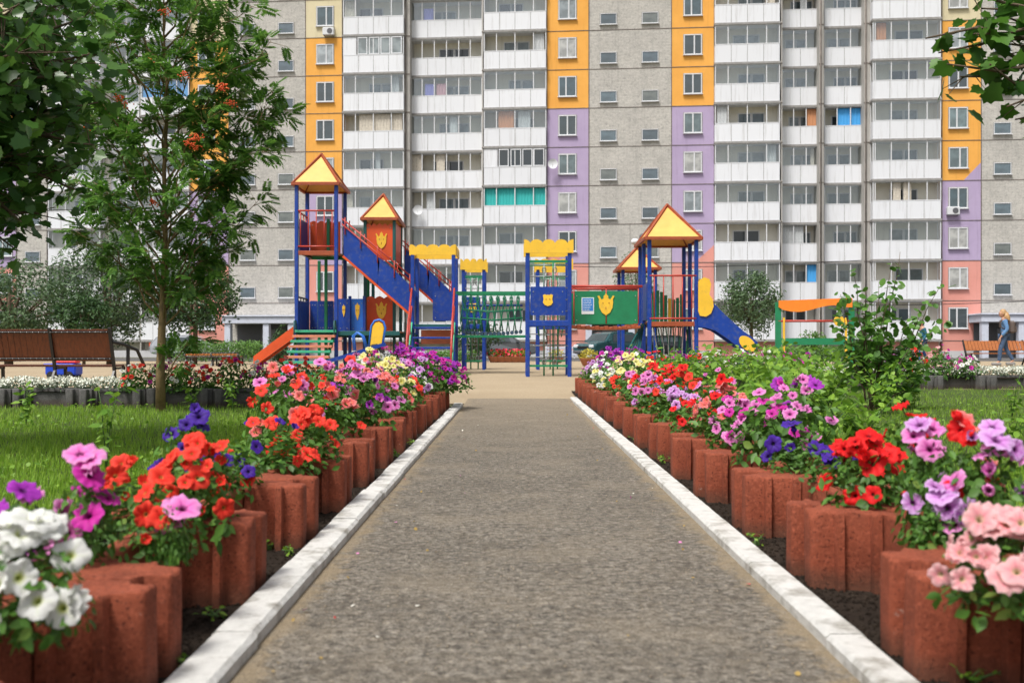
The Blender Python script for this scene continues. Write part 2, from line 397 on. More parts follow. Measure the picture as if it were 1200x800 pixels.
M_silver=leaf_mat('silver_leaf',(.085,.14,.075),(.20,.27,.17),.25,.5)
M_olive=leaf_mat('olive_leaf',(.045,.095,.038),(.125,.20,.09),.25,.45)
M_dark=leaf_mat('dark_leaf',(.020,.055,.018),(.06,.13,.035),.25,.5)
M_hedge=leaf_mat('hedge_leaf',(.07,.17,.03),(.14,.28,.05),.3,.5)
M_bark=mat('bark',(.115,.08,.05),.9,var=.4,vscale=14,bump=.8,bscale=30)
M_bark2=mat('olive_bark',(.24,.16,.07),.8,var=.35,vscale=9,bump=.5,bscale=30,dirt=(.09,.07,.04),dscale=6)
M_stem=mat('green_stem',(.07,.14,.03),.6)
M_blue=mat('blue_paint',(.004,.042,.29),.42,var=.15,vscale=2,dirt=(.09,.11,.20),dscale=11,damt=.5)
M_blue2=mat('light_blue_paint',(.02,.15,.60),.42,var=.12,vscale=2)
M_red=mat('orange_red_paint',(.66,.085,.018),.42,var=.15,vscale=3,dirt=(.4,.09,.04),dscale=6,damt=.4)
M_rail=mat('red_rail_paint',(.42,.045,.03),.4,var=.15,vscale=5)
M_brownred=mat('brown_red_trim',(.32,.07,.025),.5,var=.2,vscale=6)
M_yel=mat('yellow_panel',(.74,.41,.10),.5,var=.10,vscale=3,dirt=(.62,.42,.14),dscale=5,damt=.3)
M_yel2=mat('bright_yellow_paint',(.85,.52,.04),.45,var=.1,vscale=4,dirt=(.5,.33,.06),dscale=8,damt=.5)
M_green=mat('green_paint',(.012,.20,.085),.45,var=.15,vscale=3)
M_green2=mat('mint_green_paint',(.03,.36,.20),.5,var=.15,vscale=5,dirt=(.2,.3,.2),dscale=9,damt=.4)
M_salmon=mat('faded_salmon_paint',(.62,.20,.12),.6,var=.15,vscale=6)
M_teal=mat('dark_teal_paint',(.01,.09,.09),.45)
M_steel=mat('galvanised_chain',(.30,.31,.32),.4,metal=.7)
M_black=mat('black_metal',(.012,.012,.013),.4)
M_tyre=mat('rubber',(.02,.02,.022),.8)
M_wood=wood_mat('varnished_slat',(.175,.044,.012),(.085,.022,.007))
M_wood2=wood_mat('orange_slat',(.40,.13,.03),(.26,.08,.02))
M_orange=mat('orange_board',(.85,.23,.02),.5,var=.1)
M_white=mat('white_panel',(.60,.615,.66),.5,var=.03,vscale=1.2,dirt=(.55,.55,.56),dscale=1.6,damt=.4)
def streaky(name,col,dirtc,sc=(5,5,.35),amt=.5):
    m,n,p,v=newmat(name); mp=n.nodes.new('ShaderNodeMapping'); mp.inputs['Scale'].default_value=sc; n.links.new(v,mp.inputs[0])
    oi=n.nodes.new('ShaderNodeObjectInfo'); cx=n.nodes.new('ShaderNodeVectorMath'); cx.operation='MULTIPLY_ADD'; 
    cb=n.nodes.new('ShaderNodeCombineXYZ'); n.links.new(oi.outputs['Random'],cb.inputs[0]); n.links.new(oi.outputs['Random'],cb.inputs[2])
    n.links.new(cb.outputs[0],cx.inputs[0]); cx.inputs[1].default_value=(53,0,31); n.links.new(mp.outputs[0],cx.inputs[2])
    x=mixc(n,mathn(n,'MULTIPLY',noisen(n,cx.outputs[0],1,6,.7,.52,.72),amt),col,dirtc)
    x=mixc(n,mathn(n,'MULTIPLY',oi.outputs['Random'],.3),x,tuple(q*.8 for q in col))
    n.links.new(x,p.inputs['Base Color']); p.inputs['Roughness'].default_value=.5; return m
M_white=streaky('white_panel_streaked',(.77,.785,.82),(.42,.41,.40),amt=.55)
M_frame=mat('white_frame',(.66,.67,.69),.45)
M_slab=mat('slab_edge',(.30,.29,.28),.8,var=.2)
M_grey=facade_mat('roughcast_grey',(.50,.48,.445),(.60,.575,.53))
M_ora=facade_mat('orange_wall',(.80,.385,.085),(.85,.43,.10),rough_tiles=False,bumpst=.25)
M_cre=facade_mat('cream_wall',(.66,.58,.38),(.7,.62,.42),rough_tiles=False,bumpst=.25)
M_lil=facade_mat('lilac_wall',(.42,.335,.50),(.46,.37,.54),rough_tiles=False,bumpst=.25)
M_pink=facade_mat('pink_wall',(.66,.285,.235),(.70,.32,.27),rough_tiles=False,bumpst=.25)
M_beige=facade_mat('beige_loggia_wall',(.78,.75,.66),(.82,.79,.70),rough_tiles=False,bumpst=.2)
M_pillar=facade_mat('pillar_grey',(.40,.385,.36),(.46,.44,.41),rough_tiles=False,bumpst=.4)
M_seam=mat('dark_seam',(.16,.135,.12),.9,var=.4,vscale=2)
M_porch=mat('pale_lavender_paint',(.56,.59,.68),.6,var=.06,dirt=(.4,.4,.45),dscale=2,damt=.4)
M_dark_in=mat('dark_interior',(.04,.04,.045),.7)
M_doorway=mat('grey_doorway',(.10,.10,.11),.6)
M_pane=pane_mat('window_pane',[(.09,.13,.15),(.42,.46,.48),(.16,.21,.22),(.30,.34,.36),(.07,.09,.10),(.5,.5,.48),(.2,.27,.28)],.9)
M_spane=pane_mat('stair_window_pane',[(.10,.13,.15),(.14,.19,.22),(.18,.2,.19),(.12,.16,.19)],1.0)
M_bpane=pane_mat('loggia_pane',[(.10,.14,.16),(.22,.27,.29),(.05,.06,.07),(.14,.18,.18),(.3,.34,.35)],.8)
M_glass=glass_mat('loggia_glass',(.94,.96,.96),.10)
M_carglass=mat('car_glass',(.03,.045,.05),.08,spec=.8)
M_signblue=mat('notice_blue',(.03,.22,.62),.4); M_signwhite=mat('notice_white',(.75,.78,.8),.5)

# ------------------------------------------------------------------ ground
def sheet(name, x0, x1, ys, off, m, nx=2, xf=None):
    V=[];Fs=[]
    for y in ys:
        a,b=(x0,x1) if xf is None else xf(y)
        for i in range(nx): V.append((a+(b-a)*i/(nx-1),y,gz(y)+off))
    for j in range(len(ys)-1):
        for i in range(nx-1):
            k=j*nx+i; Fs.append((k,k+1,k+nx+1,k+nx))
    mb=MB(); mb.add(V,Fs,False); o=mb.build(name,m); tag(o,kind='structure'); return o
YS=[-60,-10,0,4,8,12,15.5,17,19,21,24,27,30,33,40,50,60,70,80]
sheet('ground',-900,900,[-900]+YS+[200,1500],-.03,M_earth)
sheet('lawn',-14,-1.3,[-3,4,8,12,15.3],-.02,M_lawn).name='lawn'
sheet('lawn',1.5,16,[-3,4,8,12,15.5,18.95],-.004,M_lawn)
sheet('sand_yard',-24,24,[15.6,17,19,21,24,27,30,33,40,49],-.010,M_sand)
sheet('driveway',-60,60,[49,55,60,68],-.006,M_drive)
# path with faint unevenness
sheet('path',-.78,.935,[-3,2,4,6,8,10,12,14,15.5,16.6],0.0,M_asph)
sheet('flowerbed_soil_strip',-1.0,-.9,[-3,14.6],.012,M_soil,xf=lambda y:(-1.55,-.895)).name='soil_strip'
sheet('soil_strip',1.0,1.1,[-3,15.5,18.3],.012,M_soil,xf=lambda y:(1.04,1.75))
def kerb(x0,x1,y0,y1,h):
    mb=MB(); y=y0; 
    while y<y1-.05:
        L=min(.98+random.uniform(-.03,.03),y1-y); dz=random.uniform(-.004,.004); dx=random.uniform(-.004,.004)
        n=12; prof=[(x0,-.1),(x0,h-.012),(x0+.012,h),(x1-.014,h),(x1,h-.014),(x1,-.1)]
        V=[];Fs=[]
        for i in range(n+1):
            yy=y+.004+(L-.008)*i/n
            for k,(px,pz) in enumerate(prof):
                j=0 if pz<0 else 1
                V.append((px+dx+j*random.uniform(-.0009,.0009),yy,pz+dz+j*random.uniform(-.0008,.0008)))
        m=len(prof)
        for i in range(n):
            for k in range(m-1): Fs.append((i*m+k,i*m+k+1,(i+1)*m+k+1,(i+1)*m+k))
        Fs.append(tuple(range(m))[::-1]); Fs.append(tuple(n*m+k for k in range(m)))
        mb.add(V,Fs,False); y+=L
    return tag(mb.build('kerb',M_kerb),kind='structure')
kerb(-.905,-.77,-2,14.9,.045); kerb(.927,1.047,-2,16.6,.045)

# pebbles and crumbs on the path and in the soil strip
def scatter_bits(name,n,xr,yr,size,m,z=0,kind='stuff'):
    tv=[(1,0,0),(-.5,.8,0),(-.6,-.7,0),(0,0,.8),(.1,.1,-.4)]; tf=[(0,1,3),(1,2,3),(2,0,3),(1,0,4),(2,1,4),(0,2,4)]
    T=np.stack([rng.uniform(*xr,n),yr[0]*(yr[1]/yr[0])**rng.uniform(0,1,n),np.full(n,z)],1)
    o=put(name,inst_mesh(name,tv,tf,rand_rot(n),T,rng.uniform(.3,1,n)**2*size+.001,m)); return tag(o,kind=kind)
for nm_,cc_,k_ in (('fallen_petals',(.5,.05,.05),8),('fallen_petals',(.6,.2,.42),9),('fallen_petals',(.7,.68,.6),12),('fallen_leaves',(.30,.20,.05),36)):
    y_=2.2*(13/2.2)**rng.uniform(0,1,k_); sd=rng.choice([-1,1],k_); x_=np.where(sd<0,-.75+np.abs(rng.normal(0,.22,k_)),.91-np.abs(rng.normal(0,.22,k_)))
    tag(put(nm_,inst_mesh(nm_,[(0,0,0),(.4,.25,.1),(.45,.7,.15),(0,1,.05),(-.4,.65,.12),(-.35,.2,.05)],[(0,1,2,3,4,5)],rand_rot(k_,tilt=.25),np.stack([x_,y_,np.full(k_,.006)],1),rng.uniform(.008,.022,k_),mat(nm_+str(k_),cc_,.7))),kind='stuff')
scatter_bits('pebbles',2600,(-.76,.92),(2,15),.0045,mat('pebble_tan',(.33,.27,.19),.9,var=.3),.0015)
scatter_bits('soil_crumbs',5000,(-1.3,-.9),(1.6,12),.012,M_soil,.014)
scatter_bits('soil_crumbs',5000,(1.05,1.35),(1.6,14),.012,M_soil,.014)

# ------------------------------------------------------------------ grass (uncountable)
def grass(name, n, xf, yr, h, nogo=None):
    tv=np.array([(-.05,0,0),(.05,0,0),(.04,.08,.5),(-.03,.08,.5),(.0,.28,1)]); tf=[(0,1,2,3),(3,2,4)]
    y=yr[0]*(yr[1]/yr[0])**rng.uniform(0,1,n); x=np.empty(n)
    for i in range(n):
        a,b=xf(y[i]); x[i]=rng.uniform(a,b)
    clump=.5+.5*np.sin(x*3.1+np.sin(y*2.3)*2)*np.cos(y*2.7+x)
    z=np.array([gz(q) for q in y])-.02
    th=rng.uniform(0,2*math.pi,n); tl=rng.normal(0,.28,n)
    ct,st=np.cos(th),np.sin(th); ca,sa=np.cos(tl),np.sin(tl)
    Rm=np.zeros((n,3,3)); Rm[:,0,0]=ct;Rm[:,1,0]=st
    Rm[:,0,1]=-st*ca;Rm[:,1,1]=ct*ca;Rm[:,2,1]=-sa*0+0
    Rm[:,0,2]=-st*sa;Rm[:,1,2]=ct*sa;Rm[:,2,2]=ca
    o=put(name,inst_mesh(name,tv,tf,Rm,np.stack([x,y,z],1),h*rng.uniform(.5,1.25,n)*(.7+.5*clump),M_grass)); return tag(o,kind='stuff')
grass('grass',95000,lambda y:(max(-.56*y-1,-9),-1.5),(3.0,15.2),.068)
grass('grass',90000,lambda y:(1.72,min(.56*y+1,11)),(3.4,19.2),.068)

# ------------------------------------------------------------------ planter blocks
def resample(P,step):
    out=[]; n=len(P)
    for i in range(n):
        a=np.array(P[i]);b=np.array(P[(i+1)%n]); L=np.linalg.norm(b-a); k=max(1,int(round(L/step)))
        for j in range(k): out.append(a+(b-a)*j/k)
    return np.array(out)
def inset(P,d):
    n=len(P); Q=[]
    for i in range(n):
        e1=P[i]-P[i-1]; e2=P[(i+1)%n]-P[i]
        n1=np.array([-e1[1],e1[0]])/(np.linalg.norm(e1)+1e-9); n2=np.array([-e2[1],e2[0]])/(np.linalg.norm(e2)+1e-9)
        m=n1+n2; m=m/(np.linalg.norm(m)+1e-9); Q.append(P[i]+m*d)
    return np.array(Q)
def block_mesh(name,L,H,m,seed,depth=.57):
    r=np.random.default_rng(seed)
    half=[(.088,.002),(.070,.044),(.008,.052),(0,.062),(0,.140),(.010,.152),(.080,.160),(.084,.196),(.108,.198),(.120,.166),(.200,.192),(.202,.232),(.232,.236),(.238,.214),(.248,.29),(.254,.38),(.256,L/2)]
    front=half+[(w_,L-y) for w_,y in half[-2::-1]]
    back=[(depth-.02,L-.004),(depth,L-.03),(depth+.015,L*.75),(depth+.02,L/2),(depth+.015,L*.25),(depth,.03),(depth-.02,.004)]
    outer=resample(front+back,.022)          # w,y ; orientation
    ih=[(.262,.115),(.305,.20),(.318,.29),(.325,.38),(.328,L/2)]
    inner=resample(ih+[(w_,L-y) for w_,y in ih[-2::-1]]+[(depth-.075,L-.10),(depth-.05,L*.7),(depth-.048,L/2),(depth-.05,L*.3),(depth-.075,.10)],.04)
    def area(P): return .5*sum(P[i][0]*P[(i+1)%len(P)][1]-P[(i+1)%len(P)][0]*P[i][1] for i in range(len(P)))
    if area(outer)<0: outer=outer[::-1]
    if area(inner)<0: inner=inner[::-1]
    bm=bmesh.new()
    def ring(P,z,jz=0,jx=0): return [bm.verts.new((p[0]+r.normal(0,jx),p[1]+r.normal(0,jx),z+r.normal(0,jz))) for p in P]
    def side(A,B,flip=False):
        n=len(A)
        for i in range(n):
            j=(i+1)%n; f=(A[i],A[j],B[j],B[i])
            bm.faces.new(f[::-1] if flip else f).smooth=True
    o0=ring(outer,-.04); o1=ring(outer,H*.5,0,.0008); o2=ring(outer,H-.012,.0012,.001); o3=ring(inset(outer,.004),H-.003,.001,.001); o4=ring(inset(outer,.012),H,.0015,.001)
    for _ in range(r.integers(2,5)):
        ci=outer[r.integers(0,len(outer))]; rad_=r.uniform(.02,.05); dp=r.uniform(.008,.022)
        for ring_ in (o2,o3,o4):
            for q in ring_:
                dd=math.hypot(q.co.x-ci[0],q.co.y-ci[1])
                if dd<rad_: q.co.z-=dp*(1-dd/rad_)
    side(o0,o1);side(o1,o2);side(o2,o3);side(o3,o4)
    i4=ring(inset(inner,-.010),H,.0015,.001); i3=ring(inner,H-.010,.001,.001); i0=ring(inner,H-.12)
    side(i4,i3,False) if False else side(i3,i4,False)
    side(i0,i3,False)
    es=[bm.edges.get((o4[i],o4[(i+1)%len(o4)])) for i in range(len(o4))]+[bm.edges.get((i4[i],i4[(i+1)%len(i4)])) for i in range(len(i4))]
    bmesh.ops.triangle_fill(bm,edges=es,use_beauty=True)
    bmesh.ops.recalc_face_normals(bm,faces=bm.faces)
    me=bpy.data.meshes.new(name); bm.to_mesh(me); bm.free(); me.materials.append(m)
    try: me.set_sharp_from_angle(angle=R(50))
    except Exception: pass
    return me
ORD=['first','second','third','fourth','fifth','sixth','seventh','eighth','ninth','tenth','eleventh','twelfth','thirteenth','fourteenth','fifteenth','sixteenth','seventeenth','eighteenth','nineteenth','twentieth','twenty-first','twenty-second','twenty-third','twenty-fourth','twenty-fifth','twenty-sixth','twenty-seventh','twenty-eighth','twenty-ninth','thirtieth','thirty-first']
BH=.29
def block_row(meshes, y0, P, n, side, xedge):
    for k in range(n):
        me=meshes[k%len(meshes)]; y=y0+k*P
        o=put('planter_block',me)
        o.location=(xedge+random.uniform(-.012,.008)*side,y,random.uniform(-.008,.006)+gz(y))
        o.rotation_euler=(random.uniform(-.014,.014),random.uniform(-.022,.022),random.uniform(-.022,.022))
        if side<0: o.scale=(-1,1,1)
        o['label']=f"red concrete planter block on the {'left' if side<0 else 'right'} side of the path, {ORD[k]} from camera"
        o['category']='planter'; o['group']='red planter blocks along the path'
PL,PR=.95,1.0
mL=[block_mesh('planter_block',PL-.006,BH,M_block,s) for s in (1,2,3,21,22)]
mR=[block_mesh('planter_block',PR-.006,BH,M_block,s) for s in (4,5,6,24,25)]
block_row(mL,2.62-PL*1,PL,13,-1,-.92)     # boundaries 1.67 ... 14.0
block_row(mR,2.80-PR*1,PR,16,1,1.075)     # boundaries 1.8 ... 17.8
# soil inside the rings
def soilbed(x0,x1,y0,y1,z):
    nx,ny=8,max(8,int((y1-y0)/.08)) if y1-y0>x1-x0 else 8
    if x1-x0>y1-y0: nx=int((x1-x0)/.1)
    V=[];Fs=[]
    for j in range(ny+1):
        for i in range(nx+1):
            y=y0+(y1-y0)*j/ny; V.append((x0+(x1-x0)*i/nx,y,z+gz(y)+random.uniform(-.01,.012)))
    for j in range(ny):
        for i in range(nx):
            k=j*(nx+1)+i; Fs.append((k,k+1,k+nx+2,k+nx+1))
    mb=MB(); mb.smooth=True; mb.add(V,Fs); return tag(mb.build('planting_soil',M_soil),kind='stuff')
def soil_cells(xe,side,y0,P,n):
    mb=MB(); mb.smooth=True
    for k in range(n):
        y=y0+k*P
        poly=[(.25,.06),(.30,.18),(.315,P/2),(.30,P-.18),(.25,P-.06),(.55,P-.06),(.55,P/2),(.55,.06)]
        V=[(xe+side*w_,y+q,BH-.045+gz(y)+random.uniform(-.008,.008)) for w_,q in poly]; mb.add(V,[tuple(range(8)) if side>0 else tuple(range(8))[::-1]])
    return tag(mb.build('planting_soil',M_soil),kind='stuff')
soil_cells(-.92,-1,1.67,PL,13); soil_cells(1.075,1,1.8,PR,16)
# grey transverse rows (niches face the lawn)
gm=[block_mesh('planter_block',1.0-.006,.26,M_gblock,s) for s in (11,12)]
def cross_row(x0,n,y,side):
    for k in range(n):
        o=put('planter_block',gm[k%2]); x=x0+k*1.0*side
        o.location=(x+(1.0 if side<0 else 1.0)-( 1.0 if side<0 else 0),y+random.uniform(-.02,.02),gz(y)+random.uniform(-.01,.01)); o.rotation_euler=(0,0,R(90)+random.uniform(-.015,.015))
        o['label']=f"grey concrete planter block behind the {'left' if side<0 else 'right'} lawn, {ORD[k]} from the path"
        o['category']='planter'; o['group']='grey planter blocks across the lawns'
cross_row(-1.5,8,14.75,-1); soilbed(-9.4,-1.6,14.98,15.3,.21)
cross_row(3.0,9,18.9,1); soilbed(2.1,10.9,19.1,19.45,.21)

# ------------------------------------------------------------------ petunias
def blossom_mesh(seed, m, ruffle=.1, close=1.0, mess=.012):
    r=np.random.default_rng(seed); n=30
    rings=[(.05,-.62),(.09,-.3),(.17,-.08),(.42,.03),(.68,.07),(.88,.06),(1.0,.02)]
    V=[];rad=[];vein=[]; ph=r.uniform(0,6); amp=r.uniform(.6,1.4,5)
    for i,(rr,z) in enumerate(rings):
        for k in range(n):
            a=2*math.pi*k/n; q=max(0,(rr-.3)/.7); r0=rr; cl=1-(1-close)*q; z_=z+(1-close)*q*.55
            lob=1-.17*q*(.5+.5*math.cos(5*a+math.pi))**3*1.0
            zz=z_+q*q*(ruffle*math.sin(10*a+ph)*amp[int(a/(2*math.pi)*5)%5]+.10*math.sin(2*a+ph)-.07*(.5+.5*math.cos(5*a+math.pi))**2)
            V.append((cl*rr*lob*math.cos(a)*(1+r.normal(0,mess)),cl*rr*lob*math.sin(a)*(1+r.normal(0,mess)),zz+r.normal(0,mess*2)*q)); rad.append(rr)
            vein.append((.5+.5*math.cos(5*a))**10)
    Fs=[]
    for i in range(len(rings)-1):
        for k in range(n):
            k2=(k+1)%n; Fs.append((i*n+k,i*n+k2,(i+1)*n+k2,(i+1)*n+k))
    Fs.append(tuple(range(n))[::-1]); nf=len(Fs); st=MB(); st.tube([(0,0,-.35),(0,0,-.55),(0,0,-.72),(.05,.0,-1.2),(.12,.05,-2.2)],[.085,.12,.06,.035,.035],6)
    b0=len(V); V+=st.v; Fs+=[tuple(b0+i for i in f) for f in st.f]; rad+=[1]*len(st.v); vein+=[0]*len(st.v)
    me=bpy.data.meshes.new('blossom'); me.from_pydata(V,[],Fs); me.polygons.foreach_set('use_smooth',[True]*len(Fs))
    for nm,dat in (('rad',rad),('vein',vein)):
        at_=me.attributes.new(nm,'FLOAT','POINT'); at_.data.foreach_set('value',dat)
    me.materials.append(m); me.materials.append(M_stem); me.polygons.foreach_set('material_index',[0]*nf+[1]*(len(Fs)-nf)); me.update(); return me
PET={
 'white':   petal_mat('petal_white',(.80,.80,.77),(.45,.50,.12),(.62,.66,.50),None,.3,.12,.36),
 'scarlet': petal_mat('petal_scarlet',(.80,.035,.018),(.62,.34,.10),(.55,.015,.01),(.86,.07,.04),.3,.10,.2),
 'red':     petal_mat('petal_red',(.72,.008,.010),(.10,.002,.01),(.45,.003,.008),(.80,.02,.02),.3,.10,.25),
 'dark violet': petal_mat('petal_violet',(.05,.012,.24),(.01,.002,.04),(.02,.004,.10),(.07,.02,.34),.25),
 'orchid pink': petal_mat('petal_orchid',(.72,.17,.50),(.12,.005,.06),(.50,.02,.28),(.78,.32,.62),.3,.12,.34),
 'lilac':   petal_mat('petal_lilac',(.55,.23,.58),(.10,.01,.10),(.30,.03,.30),(.66,.42,.72),.3,.12,.34),
 'magenta': petal_mat('petal_magenta',(.50,.015,.28),(.12,.003,.06),(.30,.005,.15),(.62,.04,.40),.3),
 'pale pink': petal_mat('petal_pale_pink',(.80,.36,.38),(.62,.52,.30),(.72,.20,.26),(.84,.52,.52),.35,.12,.3),
 'yellow':  petal_mat('petal_yellow',(.82,.74,.22),(.55,.45,.05),(.70,.60,.12),(.86,.82,.45),.35),
 'coral':   petal_mat('petal_coral',(.82,.14,.13),(.7,.3,.15),(.6,.05,.05),(.86,.30,.28),.3),
 'purple':  petal_mat('petal_purple',(.30,.02,.36),(.06,.003,.08),(.16,.006,.2),(.42,.05,.50),.3),
}
BL={c:[blossom_mesh(hash_,m,rf,cl_,ms_) for hash_,rf,cl_,ms_ in ((i*9+1,.07,1,.012),(i*9+2,.11,1,.015),(i*9+3,.15,.95,.02),(i*9+4,.16,.85,.03),(i*9+5,.12,.62,.03),(i*9+6,.10,.22,.03),(i*9+7,.2,.45,.11))] for i,(c,m) in enumerate(PET.items())}
LEAF_V=[(0,0,0),(.22,.28,.05),(.26,.55,.06),(0,1,-.02),(-.26,.55,.06),(-.22,.28,.05),(0,.5,-.02)]
LEAF_F=[(0,1,2,6),(6,2,3),(6,3,4),(0,6,4,5)]
def pet_foliage(seed, rad=.21, h=.26, n=420, ls=.05):
    global rng
    sv=rng; rng=np.random.default_rng(seed)
    th=rng.uniform(0,2*math.pi,n); u=rng.uniform(0,1,n)**.42*1.05; ph=rng.uniform(0,1,n)**.8*math.pi/2
    T=np.stack([rad*u*np.cos(th)*np.sin(ph+.2),rad*u*np.sin(th)*np.sin(ph+.2),h*u*np.cos(ph)+.01],1)
    face=T/np.array([rad,rad,h])+np.array([0,0,.5])
    me=inst_mesh('foliage',np.array(LEAF_V),LEAF_F,rand_rot(n,face=face,spread=.5),T,ls*rng.uniform(.6,1.35,n),M_leaf_pet,True)
    rng=sv; return me
FOL=[pet_foliage(s) for s in (1,2,3,4,5)]
petcount={}
def petunia(x,y,z,col,side,n=14,rad=.2,h=.26,bs=.043,where='',second=None):
    key=(col,where); k=petcount.get(key,0); petcount[key]=k+1
    cname=col+(' and '+second if second else '')
    root=empty('petunia_plant',(x+side*(.12 if y>3.2 else .0),y,z),random.uniform(0,0),f"{cname} petunia {where}, {ORD[k]} {col} one from {'camera' if 'cross' not in where else 'path'}",'petunia','petunias in the planter rows')
    n=int(n*(1.25 if y<6 else 1.7)); put('foliage',random.choice(FOL),root,(0,0,0),(0,0,random.uniform(0,6.28)),(rad/.21*1.05,rad/.21*1.05,h/.26))
    for i in range(n):
        for _ in range(20):
            ph=random.uniform(0,1)**.75*1.32; th=random.uniform(0,2*math.pi)
            d=Vector((math.sin(ph)*math.cos(th),math.sin(ph)*math.sin(th),math.cos(ph)))
            if d.y<.35 or random.random()<.35: break
        p=Vector((d.x*rad*1.08,d.y*rad*1.08,d.z*h*1.12+.03)); p*=random.uniform(.88,1.12)
        nrm=(d*1.0+Vector((-.25*side,-.75,.25))+Vector([random.gauss(0,.45) for _ in range(3)])).normalized()
        c=col if not second or random.random()<.6 else second
        q=nrm.to_track_quat('Z','Y')@Matrix.Rotation(random.uniform(0,6.28),4,'Z').to_quaternion()
        o=put('blossom',random.choices(BL[c],(4,4,4,3,2,.9,.8))[0],root); o.location=p; o.rotation_mode='XYZ'; o.rotation_euler=q.to_euler()
        s=bs*random.uniform(.68,1.15); o.scale=(s,s*random.uniform(.85,1),s*random.uniform(.8,1.3))
ZS=BH-.05
LW='in left planter row'; RW='in right planter row'; LC='in left grey cross row'; RC='in right grey cross row'
# left row: (x, y, colour, blossoms, rad, h, second, blossom radius)
Lrow=[(-1.09,2.22,'white',24,.13,.20,None,.052),(-1.20,2.80,'orchid pink',7,.09,.28,'magenta',.048),(-1.36,2.75,'purple',9,.12,.20,'orchid pink',.046),
 (-1.03,3.0,'orchid pink',2,.05,.17,None,.058),(-1.10,3.1,'scarlet',5,.12,.18,None,.042),(-1.18,3.35,'scarlet',11,.17,.20,None,.042),(-.98,3.45,'scarlet',24,.15,.28,None,.043),
 (-1.23,4.15,'dark violet',11,.13,.34,None,.045),(-1.12,4.35,'scarlet',4,.14,.22,'dark violet',.042),
 (-1.10,5.0,'dark violet',11,.20,.22,'scarlet',.043),(-1.20,5.5,'coral',10,.16,.42,'scarlet',.045),(-1.0,5.35,'scarlet',24,.19,.24,None,.044),
 (-1.30,6.2,'orchid pink',14,.22,.42,'scarlet',.045),(-1.12,6.6,'coral',12,.2,.3,'scarlet',.045),(-1.25,7.2,'coral',15,.25,.44,'orchid pink',.045),
 (-1.08,7.6,'orchid pink',20,.24,.40,'purple',.046),(-1.35,8.2,'scarlet',14,.24,.46,'coral',.045),(-1.10,8.6,'orchid pink',22,.25,.34,'coral',.046),(-1.05,9.2,'coral',14,.2,.3,'scarlet',.045),
 (-1.35,9.6,'coral',16,.26,.46,'orchid pink',.045),(-1.12,10.0,'yellow',26,.25,.40,None,.048),(-1.40,10.4,'yellow',14,.22,.50,'white',.046),(-1.08,10.8,'scarlet',10,.2,.28,'yellow',.045),
 (-1.15,11.5,'lilac',20,.26,.40,'orchid pink',.046),(-1.45,11.8,'magenta',18,.26,.52,None,.046),(-1.12,12.3,'white',10,.2,.26,'lilac',.045),
 (-1.15,12.9,'magenta',24,.30,.48,'lilac',.048),(-1.45,13.3,'purple',20,.28,.54,'magenta',.048),(-1.0,13.7,'magenta',28,.33,.44,'purple',.05),(-.85,14.2,'magenta',26,.34,.34,'purple',.05),(-1.35,14.1,'magenta',20,.3,.56,'purple',.048)]
Lrow.sort(key=lambda q:q[1])
for x,y,c,n,rd,h,s2,bs in Lrow: petunia(x,y,ZS+gz(y),c,-1,n,rd,h,bs,LW,s2)
Rrow=[(1.22,2.45,'pale pink',32,.15,.19,None,.046),(1.45,3.05,'lilac',14,.13,.31,'orchid pink',.048),(1.30,3.05,'lilac',7,.10,.16,None,.045),(1.42,3.15,'red',9,.12,.32,'coral',.042),(1.27,3.35,'lilac',8,.10,.31,'orchid pink',.046),
 (1.22,3.80,'red',17,.15,.26,None,.050),(1.48,4.05,'red',8,.15,.34,None,.044),(1.34,4.45,'dark violet',5,.15,.18,None,.045),(1.25,4.85,'dark violet',7,.15,.2,None,.046),
 (1.30,5.45,'orchid pink',20,.22,.34,'magenta',.047),(1.52,5.7,'orchid pink',12,.2,.40,'purple',.046),(1.24,6.1,'orchid pink',12,.17,.26,'magenta',.046),
 (1.30,6.8,'coral',14,.22,.34,'red',.046),(1.20,7.3,'red',10,.18,.22,'lilac',.045),(1.42,7.7,'orchid pink',12,.2,.36,'coral',.046),(1.24,8.2,'lilac',9,.18,.22,None,.045),
 (1.30,8.7,'scarlet',18,.24,.36,'red',.047),(1.22,9.3,'orchid pink',14,.2,.28,'lilac',.047),(1.42,9.7,'scarlet',16,.24,.40,'red',.046),(1.25,10.2,'orchid pink',14,.22,.28,None,.047),
 (1.40,10.8,'scarlet',20,.26,.38,'red',.046),(1.26,11.4,'coral',14,.2,.26,'orchid pink',.045),(1.42,12.0,'yellow',22,.28,.38,None,.048),(1.28,12.6,'scarlet',12,.22,.28,'yellow',.045),
 (1.42,13.3,'yellow',22,.28,.42,'white',.048),(1.25,13.9,'yellow',12,.22,.26,'white',.045),(1.45,14.4,'pale pink',18,.26,.40,'yellow',.047),(1.27,14.9,'white',14,.24,.30,'yellow',.047),
 (1.50,15.5,'purple',20,.3,.46,'magenta',.048),(1.27,16.0,'white',14,.24,.30,None,.047),(1.50,16.5,'purple',20,.3,.44,'white',.048),(1.27,17.0,'lilac',18,.24,.28,'orchid pink',.047),(1.55,17.4,'purple',22,.3,.46,'magenta',.048),(1.30,17.7,'lilac',14,.24,.26,None,.047)]
Rrow.sort(key=lambda q:q[1])
for x,y,c,n,rd,h,s2,bs in Rrow: petunia(x,y,ZS+gz(y),c,1,n,rd,h,bs,RW,s2)
